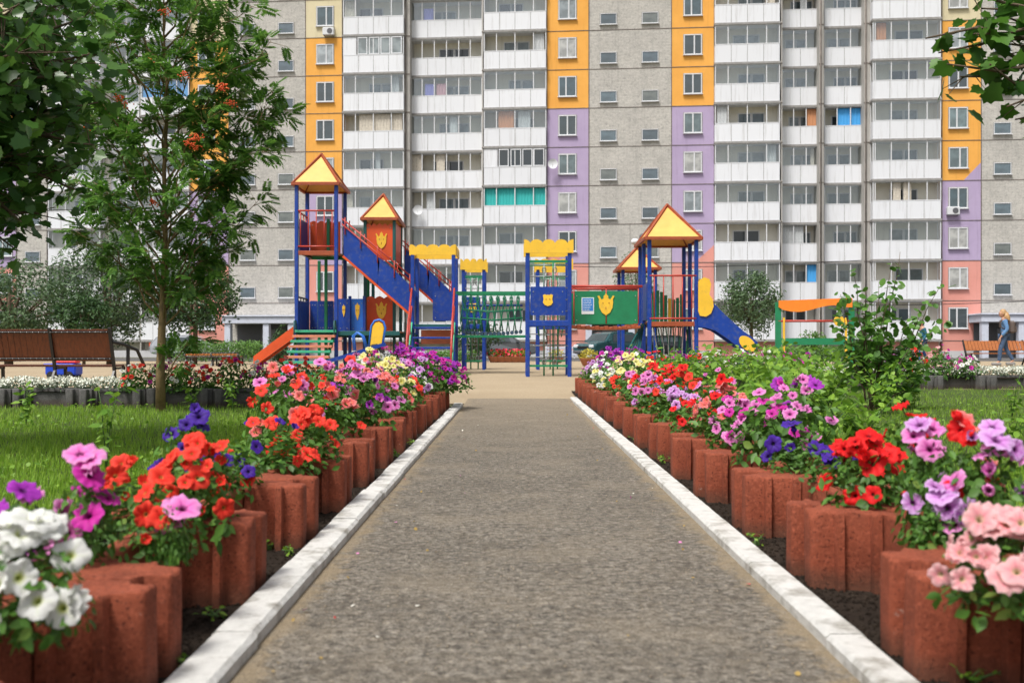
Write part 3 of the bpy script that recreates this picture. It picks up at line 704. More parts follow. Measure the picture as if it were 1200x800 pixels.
# cross rows
cl=[('magenta','purple'),('magenta','white'),('scarlet','magenta'),('white','scarlet'),('scarlet',None),('scarlet','coral'),('white','magenta'),('scarlet','magenta'),('magenta','scarlet'),('white','scarlet'),('magenta','white'),('scarlet','white')]
for i,(c,s2) in enumerate(cl):
    x=-1.75-i*.36; petunia(x,15.1+random.uniform(-.08,.12),.2,c,0,13,.24,.30+random.uniform(0,.16),.044,LC,s2)
cr=[('purple','magenta'),('scarlet','red'),('magenta','purple'),('scarlet',None),('white','magenta'),('magenta','white'),('white','magenta'),('magenta',None),('purple','magenta'),('magenta','purple'),('scarlet','white'),('pale pink','magenta'),('magenta','white')]
for i,(c,s2) in enumerate(cr):
    x=2.3+i*.42 if i<9 else 7.2+(i-9)*.5; petunia(x,19.25,.2+gz(19.2),c,0,15,.28,.34+random.uniform(0,.2),.05,RC,s2)
# white alyssum mats
def alyssum(name_w,x,y,z,k,side):
    root=empty('alyssum_plant',(x,y,z),0,f"low mat of tiny white flowers on the {side} grey cross row, {ORD[k]} from the path",'alyssum','white alyssum mats')
    n=260; th=rng.uniform(0,6.28,n); u=rng.uniform(0,1,n)**.5
    T=np.stack([.42*u*np.cos(th),.2*u*np.sin(th),.02+.14*np.sqrt(1-u*u*.9)*rng.uniform(.5,1,n)],1)
    put('foliage',inst_mesh('foliage',np.array(LEAF_V),LEAF_F,rand_rot(n),T,rng.uniform(.03,.06,n),M_silver),root)
    n=520; th=rng.uniform(0,6.28,n); u=rng.uniform(0,1,n)**.5
    T=np.stack([.45*u*np.cos(th),.22*u*np.sin(th),.06+.15*np.sqrt(1-u*u*.9)+rng.normal(0,.02,n)],1)
    pv=[(math.cos(a)*.5,math.sin(a)*.5,.12*(i%2)) for i,a in enumerate(np.linspace(0,6.28,9)[:-1])]
    o=put('flower_mat',inst_mesh('flower_mat',pv,[tuple(range(8))],rand_rot(n),T,rng.uniform(.018,.036,n),MW),root); tag(o,kind='stuff')
MW=mat('alyssum_white',(.70,.72,.62),.7)
for i in range(6): alyssum('',-6.2-i*.62,15.12,.2,i,'left')
for i in range(9): alyssum('',6.0+i*.62,19.25,.2+gz(19.2),i,'right')

# ------------------------------------------------------------------ leafy plants and weeds
def stem_plant(name,x,y,h,n_st,m,ls,label,cat,group,spread=.12,nl=16,z=0):
    root=empty(name,(x,y,gz(y)-.02+z),0,label,cat,group); mb=MB(); T=[];Fc=[]
    for s in range(n_st):
        a=random.uniform(0,6.28); hh=h*random.uniform(.65,1.1); lean=spread*random.uniform(.3,1.5)
        pts=[Vector((math.cos(a)*lean*t*t+random.gauss(0,.006),math.sin(a)*lean*t*t,hh*t)) for t in np.linspace(0,1,5)]
        mb.tube(pts,[.006,.005,.004,.003,.002],5)
        for i in range(nl):
            t=.2+.8*i/(nl-1); p=Vector((math.cos(a)*lean*t*t,math.sin(a)*lean*t*t,hh*t)); b=i*2.4+a
            r_=ls*random.uniform(.2,1.0)*(1.2-.5*t); T.append(p+Vector((math.cos(b)*r_,math.sin(b)*r_,0))); Fc.append((math.cos(b)*.6,math.sin(b)*.6,.9))
    mb.build('stem',M_stem,root); T=np.array([tuple(p) for p in T]); n=len(T)
    put('foliage',inst_mesh('foliage',np.array(LEAF_V),LEAF_F,rand_rot(n,face=np.array(Fc),spread=.35),T,ls*rng.uniform(.7,1.3,n),m,True),root)
    return root
spots=[(2.3,7.6,.50),(2.0,9.0,.55),(2.7,9.6,.7),(2.2,10.8,.62),(3.1,10.6,.75),(2.6,12.0,.78),(3.4,12.3,.82),(3.9,12.9,.82),(2.9,13.6,.85),(3.6,14.4,.88),(4.4,14.0,.85),(4.9,13.2,.75),(3.2,15.6,.85),(4.2,15.8,.9),(5.1,15.6,.85),(5.7,14.6,.6),(2.4,14.6,.82),(2.3,16.4,.8),(6.0,16.5,.6),(3.0,8.6,.45)]
spots.sort(key=lambda q:q[1])
spots=sorted(spots+[(2.1,8.2,.6),(2.5,8.4,.7),(2.4,9.9,.8),(3.0,11.3,.85),(2.2,12.9,.8),(3.5,11.5,.8),(3.2,13.1,.85),(2.6,14.9,.8),(3.9,15.0,.85),(4.6,15.2,.8)],key=lambda q:q[1])
for k,(x,y,h) in enumerate(spots):
    stem_plant('leafy_plant',x,y,h*1.02,9,M_weed,.10,f"tall fresh green leafy weed beside the right planter row, {ORD[k]} nearest the camera",'plant','green leafy plants right of the path',.36,20)
for k,(x,y,h) in enumerate([(-2.95,7.2,.62),(-5.5,11.2,.5),(-2.6,10.5,.55),(-3.2,12.6,.5),(-3.9,13.8,.5),(-2.3,13.8,.5),(-4.6,14.2,.35),(-7.2,13.4,.35)]):
    stem_plant('leafy_plant',x,y,h,3,M_weed,.085,f"thin green self-sown plant standing on the left lawn, {ORD[k]} from the camera",'plant','self-sown plants on the left lawn',.14,14)
for k,(x,y,h) in enumerate([(6.1,12.2,.6),(6.9,13.2,.45),(4.3,8.6,.35),(5.9,14.7,.5),(7.6,14.4,.4)]):
    stem_plant('leafy_plant',x,y,h,3,M_weed,.085,f"thin green self-sown plant standing on the right lawn, {ORD[k]} from the camera",'plant','self-sown plants on the right lawn',.12,14)
wn=0
for k in range(26):
    side=random.choice((-1,1)); y=random.uniform(2.4,9.5); x=(-.965 if side<0 else 1.10)+side*random.uniform(-.04,.16)
    stem_plant('weed_tuft',x,y,random.uniform(.03,.07),3,M_weed,.028,None,None,None,.05,5,.03)
    o=bpy.context.scene.collection.objects
tufts=sorted([o for o in bpy.data.objects if o.name.startswith('weed_tuft')],key=lambda o:o.location.y); tc={-1:0,1:0}
for o in tufts:
    sd_=-1 if o.location.x<0 else 1
    o['label']=f"tiny green weed tuft in the soil beside the {'left' if sd_<0 else 'right'} kerb, {ORD[tc[sd_]]} from camera"; tc[sd_]+=1
    o['category']='weed'; o['group']='weed tufts beside the kerbs'
# clover and other broad leaves between the grass
for xr,n in (((-8,-1.6),5200),((1.8,9),5200)):
    y=3.2*(15/3.2)**rng.uniform(0,1,n); x=rng.uniform(0,1,n)*(xr[1]-xr[0])+xr[0]; k=np.sin(x*2.1+1)+np.cos(y*1.7)+rng.normal(0,.5,n)>.3; x,y=x[k],y[k]
    T=np.stack([x,y,np.array([gz(q) for q in y])+rng.uniform(.0,.07,len(x))],1)
    tag(put('ground_cover',inst_mesh('ground_cover',[(0,0,0),(.35,.3,.05),(.4,.7,.04),(0,1,0),(-.4,.7,.04),(-.35,.3,.05)],[(0,1,2,3,4,5)],rand_rot(len(x),tilt=.5),T,rng.uniform(.018,.05,len(x)),M_weed)),kind='stuff')

# ------------------------------------------------------------------ trees
def branch_pts(a,b,sag=.1,n=6,j=.03):
    a=Vector(a);b=Vector(b);L=(b-a).length; out=[]
    for i in range(n+1):
        t=i/n; p=a.lerp(b,t); p.z+=sag*L*math.sin(math.pi*t); 
        if 0<i<n: p+=Vector([random.gauss(0,j*L*.5) for _ in range(3)])
        out.append(p)
    return out
def leafy(name,T,face,size,tv,tf,m,parent,spread=.6,smooth=False):
    T=np.array([tuple(p) for p in T]); n=len(T)
    Rm=rand_rot(n,face=np.array(face) if face is not None else None,spread=spread)
    return put(name,inst_mesh(name,np.array(tv),tf,Rm,T,size*rng.uniform(.65,1.25,n),m,smooth),parent)
MAPLE_O=[(0,0),(.14,.06),(.40,.04),(.40,.20),(.55,.40),(.40,.48),(.38,.66),(.20,.70),(0,1.0),(-.20,.70),(-.38,.66),(-.40,.48),(-.55,.40),(-.40,.20),(-.40,.04),(-.14,.06)]
MAPLE_V=[(x*1.05,y,.10*abs(x)-.04*y*y) for x,y in MAPLE_O]; MAPLE_F=[(0,1,2,3,4,5,6,7,8),(0,8,9,10,11,12,13,14,15)]
def pinnate():
    V=[];Fs=[]
    def lf(cx,cy,ang,L,W):
        b=len(V); c,s=math.cos(ang),math.sin(ang)
        for u,v,z in ((0,0,0),(.45*L,W,.01),(L,0,-.05),(.45*L,-W,.01)):
            V.append((cx+u*c-v*s,cy+u*s+v*c,z-.10*(cy+u*s)**2)); 
        Fs.append((b,b+1,b+2,b+3))
    for i in range(6):
        y=.22+i*.12
        lf(0,y,R(28),.38-.02*abs(i-2),.078); lf(0,y,R(152),.38-.02*abs(i-2),.078)
    lf(0,.92,R(90),.32,.06)
    b=len(V); V.extend([(-.008,0,0),(.008,0,0),(.006,.95,-.09),(-.006,.95,-.09)]); Fs.append((b,b+1,b+2,b+3))
    return V,Fs
PIN_V,PIN_F=pinnate()
def drooping_rot(n,out,droop=.35):
    """pinnate leaves: local y axis points outward and droops"""
    yv=out+rng.normal(size=(n,3))*.45; yv[:,2]-=droop; yv/=np.linalg.norm(yv,axis=1,keepdims=True)
    up=np.array([0,0,1.])+rng.normal(size=(n,3))*.35; up-=yv*(up*yv).sum(1,keepdims=True); up/=np.linalg.norm(up,axis=1,keepdims=True)
    xv=np.cross(yv,up); return np.stack([xv,yv,up],axis=2)

# rowan in the left lawn
def rowan():
    x0,y0=AX(188,14),14.0; root=empty('rowan_tree',(x0,y0,gz(14)-.03),0,'slim rowan tree with feathery leaves and orange berries on the left lawn','tree')
    wood=MB(); tips=[]
    top=Vector((.05,0,6.4))
    tr=[Vector((0,0,0)),Vector((.0,.0,.7)),Vector((.03,0,1.4)),Vector((.06,.02,2.4)),Vector((.05,0,3.4)),Vector((.10,0,4.4)),Vector((.04,0,5.4)),top]
    wood.tube(tr,[.072,.058,.050,.036,.028,.021,.013,.006],10)
    def px(x,y,dy=0): return Vector(((x-VX)/F*(14+dy)-x0,dy,CAM_H-(y-HY)/F*(14+dy)))
    # limbs: start height on trunk, end (pixel-ish crown outline in metres)
    ends=[]
    for i in range(46):
        t=i/46; zz=1.45+4.9*t; a=i*2.4; w_=1.45*math.sin(math.pi*min(1,(zz-.6)/6.3))**.7+.12
        rr=w_*random.uniform(.6,1.05); e=Vector((math.cos(a)*rr*1.12+.05,math.sin(a)*rr*.85,zz+rr*.55+random.uniform(-.1,.2)))
        ends.append((Vector((.05,0,max(1.2,zz-.35*rr))),e))
    ends+= [(Vector((.03,0,1.5)),px(320,105)),(Vector((.05,0,2.3)),px(338,122,.2)),(Vector((.05,0,2.6)),px(315,170,-.2)),(Vector((.03,0,1.4)),px(310,225)),
            (Vector((.0,0,1.3)),px(105,260)),(Vector((.0,0,1.6)),px(85,200,.2)),(Vector((.0,0,1.5)),px(232,330,-.3)),(Vector((.0,0,1.6)),px(250,290,.3)),(Vector((0,0,.35)),px(225,395,.1)),
            (Vector((0,0,2.5)),px(90,110,-.2)),(Vector((.03,0,2.6)),px(285,40)),(Vector((.03,0,2.6)),px(300,75,.3)),(Vector((.03,0,3)),px(250,20,.3))]
    T=[];O=[]; berr=[]
    for a,b in ends:
        P=branch_pts(a,b,.06,6,.04); L=(b-a).length; wood.tube(P,list(np.linspace(.016,.003,7)),6)
        for q in range(int(5+L*6.5)):
            t=random.uniform(.3,1.0); i=min(5,int(t*6)); p=P[i].lerp(P[i+1],t*6-i)
            dirn=(P[i+1]-P[i]).normalized()
            ad=Vector((random.gauss(0,1),random.gauss(0,1),random.gauss(0,.5))).normalized()*.9+dirn*.7
            e=p+ad.normalized()*random.uniform(.08,.3); wood.tube([p,e],[.004,.002],4,False)
            for _ in range(4):
                T.append(tuple(p.lerp(e,random.uniform(.4,1)))); v_=ad+Vector((random.gauss(0,.5),random.gauss(0,.5),0)); O.append(tuple(v_.normalized()))
    wood.build('trunk',M_bark2,root)
    T=np.array(T);n=len(T); put('crown',inst_mesh('crown',np.array(PIN_V),PIN_F,drooping_rot(n,np.array(O)),T,rng.uniform(.16,.27,n),M_rowan),root)
    mbm=mat('rowan_berry',(.72,.10,.015),.35)
    for bx,by in ((140,112),(145,120),(226,160),(222,166),(230,170),(262,98),(270,118),(216,85),(193,12),(175,70),(232,158),(110,75),(262,101),(180,235),(100,150)):
        c=px(bx,by,random.uniform(-1.0,-.6)); b=MB()
        for _ in range(26): b.ball((c.x+random.gauss(0,.035),c.y+random.gauss(0,.035),c.z+random.gauss(0,.022)),.011,1,6,4)
        b.build('berry_cluster',mbm,root)
rowan()

def broad_tree(name,base,trunk_top,tips,tmat,lmat,ls,per,rad,label,cat,tv,tf,r0=.12,twig=.35,droop=(0,0,.3),group=None):
    root=empty(name,base,0,label,cat,group); b=Vector(base); wood=MB()
    tt=Vector(trunk_top)-b; wood.tube([Vector((0,0,0)),tt*.4+Vector((.03,.02,0)),tt],[r0,r0*.85,r0*.6],12)
    T=[];Fc=[]
    for tip in tips:
        e=Vector(tip)-b; s=tt*random.uniform(.75,1.0); P=branch_pts(s,e,.08,7,.04); L=(e-s).length
        wood.tube(P,list(np.linspace(r0*.35,.006,8)),7)
        for k in range(per):
            t=random.uniform(.35,1.0)**.8; i=min(6,int(t*7)); p=P[i].lerp(P[i+1],t*7-i)
            dv=Vector((random.gauss(0,1),random.gauss(0,1),random.gauss(0,.8))).normalized()*rad*random.uniform(.1,1)
            q=p+dv
            if k%4==0: wood.tube([p,q],[.006,.002],4,False)
            T.append(q); Fc.append((dv.x*.5,dv.y*.5-.2,.9))
    wood.build('trunk',tmat,root); leafy('crown',T,Fc,ls,tv,tf,lmat,root,spread=.75)
    return root
# dark maple leaning in from the left edge
tips=[]
for i in range(64):
    x=random.uniform(-5.6,-3.35); y=random.uniform(6.6,9.6); px_=VX+x/y*F
    zlow=AZ(np.interp(px_,[-200,0,40,90,125,180],[330,300,270,240,150,60]),y)
    z=random.uniform(zlow+.25,5.6)
    if px_<150: tips.append((x,y,z))
for x,y,py in ((15,8,290),(25,7.6,260),(45,8,250),(95,8,225),(70,8.4,200),(110,8,170),(115,8.3,120),(120,8,60),(100,8,20),(30,7.8,180),(60,8.2,140),(80,7.8,90),(10,7.5,120),(50,8,30),(20,7,60)):
    tips.append((AX(x,y),y,AZ(py,y)))
broad_tree('maple_tree',(-6.2,8.6,-.05),(-5.9,8.5,2.6),tips,M_bark,M_maple,.115,115,.44,'dark leafy maple leaning into view at the left edge','tree',MAPLE_V,MAPLE_F,.16)
tips=[]
for x,y,py in ((1085,7.6,45),(1100,7.8,62),(1110,7.6,75),(1125,7.8,90),(1140,7.6,40),(1150,7.8,110),(1160,7.6,75),(1170,7.8,50),(1180,7.6,125),(1190,7.8,140),(1195,7.6,95),(1205,7.8,170),(1215,7.8,60),(1180,8,20),(1150,8,10),(1130,7.8,-10),(1200,7.5,0),(1220,7.8,120),(1240,8,80),(1240,8,20),(1200,8,-40),(1160,8.4,-40),(1230,8,-60)):
    tips.append((AX(x,y),y,AZ(py,y)))
for i in range(16): tips.append((random.uniform(4.4,7),random.uniform(7,10),random.uniform(3.4,5.6)))
broad_tree('maple_tree',(6.4,8.4,-.05),(6.1,8.3,3.0),tips,M_bark,M_maple2,.15,22,.24,'maple branch with fresh green lobed leaves reaching in at the upper right','tree',MAPLE_V,MAPLE_F,.14)
# young shrub on the right lawn
def shrub():
    b=Vector((AX(1022,14),14,-.02)); root=empty('young_shrub',b,0,'young round-leaved shrub with several dark stems on the right lawn','shrub')
    wood=MB(); T=[];Fc=[]
    ends=[(1055,295,0),(1030,330,.3),(1000,318,.1),(985,345,-.2),(1010,360,.3),(1040,350,-.3),(1065,370,.1),(1085,355,0),(1102,335,.1),(1100,375,-.1),(1030,385,-.4),(1000,395,.2),(1060,400,.3),(1045,310,-.1),(1015,340,-.3),(1025,370,.4),(1075,390,-.2),(1010,425,.3),(1050,430,-.3),(1090,430,.1),(985,375,.2),(1040,400,0)]
    for ex,ey,dy in ends:
        e=at(ex,ey,14+dy)-b; s=Vector((random.gauss(0,.03),random.gauss(0,.03),0)); P=branch_pts(s,e,-.05 if ex>1060 else .02,6,.03)
        wood.tube(P,list(np.linspace(.017,.003,7)),6)
        nl=44 if ey>335 else 20
        for k in range(nl):
            t=random.uniform(.42,1.0); i=min(5,int(t*6)); p=P[i].lerp(P[i+1],t*6-i); dv=Vector((random.gauss(0,1),random.gauss(0,1),random.gauss(0,.6))).normalized()*.15*random.uniform(.2,1)
            T.append(p+dv); Fc.append((dv.x*3,dv.y*3-.3,.8))
    wood.build('trunk',M_bark,root)
    rv=[(0,0,0),(.30,.22,.04),(.40,.5,.06),(.26,.8,.03),(0,1,-.03),(-.26,.8,.03),(-.40,.5,.06),(-.30,.22,.04)]
    leafy('crown',T,Fc,.115,rv,[(0,1,2,3,4),(0,4,5,6,7)],M_shrub,root,spread=.55)
shrub()
DIA_V=[(0,0,0),(.22,.5,.03),(0,1,-.03),(-.22,.5,.03)]; DIA_F=[(0,1,2,3)]
def crown_tree(name,px_,d,cy,wpx,hpx,m,ls,n,label,cat,group=None,trunk=True,base=None,lobes=14,flat=.8):
    x=AX(px_,d); z0=gz(d); cz=AZ(cy,d)-z0; rw=wpx/F*d/2; rh=hpx/F*d/2
    root=empty(name,(x,d,z0-.03),0,label,cat,group); wood=MB()
    wood.tube([(0,0,0),(.03,0,cz*.5),(0,.03,cz+rh*.4)],[max(.05,rw*.06),max(.04,rw*.05),.02],8)
    T=[];Fc=[]
    L=[]
    for i in range(lobes):
        th=i*2.4; v=1-2*(i+.5)/lobes; rr=math.sqrt(1-v*v)
        c=Vector((rr*math.cos(th)*rw*random.uniform(.5,.82),rr*math.sin(th)*rw*random.uniform(.5,.82),cz+v*rh*random.uniform(.55,.85))); L.append((c,random.uniform(.26,.46)))
        wood.tube(branch_pts((0,0,max(.2,cz-rh*.7)),c,.05,4),list(np.linspace(max(.03,rw*.03),.008,5)),5)
    for c,s in L:
        k=n//lobes
        for _ in range(k):
            dv=Vector((random.gauss(0,1),random.gauss(0,1),random.gauss(0,1))).normalized()*(random.uniform(0,1)**.45)
            p=c+Vector((dv.x*rw*s,dv.y*rw*s,dv.z*rh*s*1.05)); 
            if p.z<.05: p.z=.05+random.uniform(0,.2)
            T.append(p); Fc.append((dv.x,dv.y,dv.z+.5))
    for _ in range(n//12):
        dv=Vector((random.gauss(0,1),random.gauss(0,1),random.gauss(0,1))).normalized()*random.uniform(.8,1.08); T.append(Vector((dv.x*rw,dv.y*rw,cz+dv.z*rh))); Fc.append((dv.x,dv.y,dv.z+.4))
    wood.build('trunk',M_bark,root); leafy('crown',T,Fc,ls,DIA_V,DIA_F,m,root,spread=.8)
crown_tree('silver_shrub_tree',10,34,355,175,95,M_olive,.15,8000,'silvery grey-green bushy tree at the far left behind the bench','tree')
crown_tree('silver_shrub_tree',128,37,335,125,125,M_olive,.16,7500,'silvery round tree behind the right end of the dark bench','tree')
crown_tree('round_tree',228,38,345,110,95,M_dark,.17,5200,'dark green round-crowned tree behind the rowan trunk','tree')
crown_tree('round_tree',98,33,372,70,58,M_dark,.15,2600,'low dark green bush above the bench backrest','bush')
crown_tree('silver_shrub_tree',880,36,352,76,74,M_olive,.13,5200,'grey-green round tree right of the blue slide','tree')
crown_tree('silver_shrub_tree',745,44,330,52,70,M_silver,.15,1500,'pale slender tree seen through the right play tower','tree')
crown_tree('round_tree',560,44,392,60,40,M_dark,.16,1500,'dark green bush behind the rope bridge','bush')
crown_tree('spruce_sapling',328,42,408,26,50,M_dark,.14,900,'small dark conifer sapling beside the left entrance','tree')
crown_tree('round_tree',952,40,398,34,22,M_hedge,.12,600,'small flat-topped green bush under the orange play frame','bush')
def hedge(px0,px1,d,top,label):
    x0,x1=AX(px0,d),AX(px1,d); zt=AZ(top,d); z0=gz(d); n=int((x1-x0)*1000)
    T=np.stack([rng.uniform(x0,x1,n),d+rng.uniform(-.6,.6,n),z0+(zt-z0)*rng.uniform(0.02,1,n)**.7+rng.normal(0,.04,n)],1)
    root=empty('hedge',((x0+x1)/2,d,z0),0,label,'hedge'); T-=np.array([(x0+x1)/2,d,z0])
    fc=np.stack([np.zeros(n),-np.ones(n)*.6,np.ones(n)*.7],1)
    put('foliage',inst_mesh('foliage',np.array(DIA_V),DIA_F,rand_rot(n,face=fc,spread=.7),T,rng.uniform(.08,.16,n),M_hedge),root)
    mb=MB(); 
    for k in range(int((x1-x0)/.4)): 
        xx=-(x1-x0)/2+k*.4+.2; mb.tube([(xx,0,0),(xx+.1,.1,(zt-z0)*.8)],[.015,.006],5)
    mb.build('stem',M_bark,root)
hedge(205,305,46,401,'clipped green hedge before the left entrance of the apartment block')
hedge(500,560,46,412,'low clipped hedge behind the castle frames')
hedge(900,1040,40,407,'low green hedge behind the orange play frame')

# ------------------------------------------------------------------ apartment block
BPH=-0.087; BD=72.4
def BU(px,o=0.):
    a=(px-VX)/F; c,s=math.cos(BPH),math.sin(BPH)
    t=(o+BD*c)/(-a*s+c); return (t*a)*c+(t-BD)*s
def building():
    root=empty('apartment_building',(0,BD,0),BPH,'long ten-storey panel apartment block with orange, lilac and pink strips and white balconies','building')
    ZF=lambda j:1.26+2.8*j
    top=ZF(10)+.5
    DEP=12.0
    def part(name,fn,m,parent=root):
        mb=MB(); fn(mb); return mb.build(name,m,parent)
    # windows with real openings are modelled as frames proud of a shallow dark recess
    def window_mesh(w_,h_,leaves,sill=True,pm=M_pane,f=.07,asym=.5):
        a=MB()
        a.cbox(-w_/2,w_/2,-.05,.04,-h_/2,-h_/2+f,.01); a.cbox(-w_/2,w_/2,-.05,.04,h_/2-f,h_/2,.01)
        a.cbox(-w_/2,-w_/2+f,-.048,.04,-h_/2+f,h_/2-f,.01); a.cbox(w_/2-f,w_/2,-.048,.04,-h_/2+f,h_/2-f,.01)
        if leaves==2: a.cbox(-w_/2+w_*asym-f*.7,-w_/2+w_*asym+f*.7,-.055,.03,-h_/2+f,h_/2-f,.01)
        if sill: a.box(-w_/2-.06,w_/2+.06,-.14,.02,-h_/2-.05,-h_/2-.005)
        fr=a.mesh('frame',M_frame)
        b=MB(); b.box(-w_/2+f*.5,w_/2-f*.5,-.012,.0,-h_/2+f*.5,h_/2-f*.5); pn=b.mesh('pane',pm)
        c=MB(); c.cbox(-w_/2-.04,w_/2+.04,-.03,.02,h_/2+.0,h_/2+.04,.008); c.box(-w_/2-.04,-w_/2-.002,-.025,.02,-h_/2,h_/2); c.box(w_/2+.002,w_/2+.04,-.025,.02,-h_/2,h_/2)
        return fr,pn,c.mesh('window',M_slab)
    WM=[window_mesh(1.28,1.45,2),window_mesh(1.28,1.45,2,asym=.42),window_mesh(1.28,1.45,2,asym=.58)]
    SM=window_mesh(1.17,.80,1,pm=M_spane,f=.045)
    def window(nm,ms,u,z,y=0):
        o=put(nm,ms[2],root,(u,y,z)); put('frame',ms[0],o,(0,-.02,0)); put('pane',ms[1],o,(0,-.025,0)); return o
    # strips: (px0,px1,kind,windows px, seam colours)
    def colour_wall(x0,x1,levels,diag=None):
        # levels: list of (z0,z1,mat)
        for z0,z1,m in levels:
            part('wall_panel',lambda mb:mb.box(x0+.0,x1,0,DEP,z0,z1-.002),m)
    strips=[(-75,-20,'grey'),(19,55,'grey'),(222,268,'L'),(268,358,'grey'),(358,401,'L2'),(641,690,'M'),(690,787,'grey'),(787,837,'M2'),(1104,1150,'R'),(1150,1262,'grey'),(-20,19,'P')]
    lev={'L':(4.5,8),'L2':(4,8),'M':(6,12),'M2':(6,12),'R':(4,8),'P':(5,8)}
    for x0,x1,k in strips:
        u0,u1=BU(x0),BU(x1)
        if k=='grey':
            part('wall_panel',lambda mb:mb.box(u0+.001,u1-.001,.03,DEP,3.2,top),M_grey)
            part('wall_panel',lambda mb:mb.box(u0+.001,u1-.001,.06,DEP,-.5,3.2),M_grey)
            nW={-75:[-50],19:[38],268:[290,335],690:[713,762],1150:[1175,1230]}[x0]
            for p in nW:
                for j in range(1,10): window('stair_window',SM,BU(p),ZF(j)+.79,.03)
        else:
            a,c=lev[k]; cm=ZF(c) if c<12 else top
            za=ZF(int(a))
            colour_wall(u0,u1,[(-.5,ZF(2),M_pink),(ZF(2),za,M_lil),(za,min(cm,top),M_ora)]+([(cm,top,M_cre)] if cm<top else []))
            # painted diagonal step between colours
            if k in('R','L2','M2','M'):
                def tri(mb,zz=za,s=1 if k=='R' else -1):
                    wd=(u1-u0)*.45
                    xa=u1 if s>0 else u0
                    P=[(xa,-.012,zz),(xa-s*wd,-.012,zz),(xa,-.012,zz+1.25)]
                    Q=[(p[0],.01,p[2]) for p in P]
                    mb.add(P+Q,[(0,1,2),(3,5,4),(0,3,4,1),(1,4,5,2),(2,5,3,0)],False)
                if k in('R','L2'): part('painted_triangle',tri,M_lil)
                if k!='R': part('painted_triangle',lambda mb,s=(1 if k=='M2' else -1):tri(mb,ZF(2)-.0,s),M_pink)
            for j in range(-1,10):
                z=ZF(j)+1.57
                if z>1.5: 
                    window('window',random.choice(WM),(BU({'L':242,'L2':381,'M':665,'M2':812,'R':1123,'P':5}[k])),z)
        # seams per storey
        def seams(mb):
            for j in range(0,11):
                mb.box(u0+.0,u1,-.022 if k!='grey' else .012,.05,ZF(j)-.025,ZF(j)+.02)
            if x0!=-75:
                mb.box(u0-.02,u0+.025,-.024,.05,-.2,top)
            mb.box(u1-.025,u1+.012,-.026,.05,-.2,top)
            if x1-x0>90: mb.box((u0+u1)/2-.01,(u0+u1)/2+.012,.018,.05,3.3,ZF(3))
        part('panel_seams',seams,M_seam)
    # balcony stacks
    # px0,px1,offset,n mullions,window layout
    st=[(56,117,-.3,3,'L1'),(118,163,.9,3,'L2'),(165,221,-.3,4,'L3'),(402,473,-.25,[0,.2,.5,.8,1],'A'),(480,565,.95,[0,.17,.34,.51,.68,.84,1],'B'),(567,640,-.35,[0,.2,.5,.8,1],'C'),
        (838,914,-.55,[0,.2,.5,.8,1],'D'),(916,960,.9,[0,.32,.66,1],'E'),(966,1013,.9,[0,.32,.66,1],'F'),(1023,1103,-.55,[0,.03,.27,.53,.8,1],'G')]
    curt_m=[mat('curtain_teal',(.03,.42,.40),.7),mat('curtain_blue',(.06,.35,.75),.7),mat('curtain_cream',(.55,.50,.42),.8,var=.2,vscale=9),mat('curtain_grey',(.50,.52,.53),.8,var=.15,vscale=9),mat('laundry_violet',(.22,.22,.55),.8),mat('laundry_rose',(.50,.28,.32),.8),mat('orange_board_loggia',(.55,.25,.12),.7)]
    def curtain(mb,x0,x1,z0,z1,y):
        n=max(6,int((x1-x0)/.06)); V=[];Fs=[]
        for i in range(n+1):
            x=x0+(x1-x0)*i/n; yy=y+.02*math.sin(i*1.7)
            V+= [(x,yy,z0),(x,yy,z1),(x,yy+.008,z0),(x,yy+.008,z1)]
        for i in range(n):
            a=i*4; Fs+=[(a,a+4,a+5,a+1),(a+2,a+3,a+7,a+6)]
        mb.smooth=True; mb.add(V,Fs)
    cur={('C',3):[(0,.0,1.0)],('F',5):[(1,.34,1.0)],('B',4):[(2,.02,.16),(2,.36,.48)],('A',5):[(2,.25,.78),(2,.8,.98)],('G',3):[(2,.30,.42),(2,.46,.58)],('A',9):[(1,.02,.12)],('B',8):[(4,.18,.32)],
         ('B',6):[(4,.2,.34),(5,.36,.50)],('C',5):[(6,.22,.48),(3,.55,.75)],('G',7):[(6,.05,.2)],('E',5):[(6,.68,.98)],('D',9):[(1,.22,.6)],('B',5):[(3,.55,.66)],('L2',5):[(4,.0,1.)],('L3',6):[(1,.0,1.)],('E',2):[(3,.02,.6)],('C',7):[(3,.8,.98)],('D',5):[(3,.02,.18)],('E',1):[(1,.7,1)]}
    closed={('A',7),('C',4)}
    for px0,px1,off,mul,key in st:
        u0,u1=BU(px0,off),BU(px1,off); w_=u1-u0; back=off+1.0
        if isinstance(mul,int): mul=[i/mul for i in range(mul+1)]
        pH=1.36
        # wall behind the whole stack
        part('loggia_wall',lambda mb:mb.box(u0-.25,u1+.25,back,DEP,-.5,top),M_beige)
        if key in 'ACDG': # ground floor wall under the stack
            part('wall_panel',lambda mb:mb.box(u0+.05,u1-.05,off+.35,back-.002,-.5,ZF(0)+.0),M_pink)
        # shared meshes
        a=MB(); ns=4 if w_>3.5 else 2
        for i in range(ns):
            xa=u0+w_*i/ns+(.0 if i==0 else .012); xb=u0+w_*(i+1)/ns
            a.box(xa+.012,xb-.012,off,off+.05,.10,pH)
        a.box(u0,u0+.05,off+.052,back-.004,.10,pH); a.box(u1-.05,u1,off+.052,back-.004,.10,pH)
        a.mi=1; a.box(u0+.02,u1-.02,off+.012,off+.04,.13,pH-.02)
        par=a.mesh('balcony',[M_white,M_slab])
        a=MB(); a.box(u0-.05,u1+.05,off-.06,back-.002,-.06,.09); a.mi=1; a.box(u0,u1,off+.08,back-.004,-.075,-.061); slab=a.mesh('slab',[M_slab,M_white])
        a=MB(); t=.045
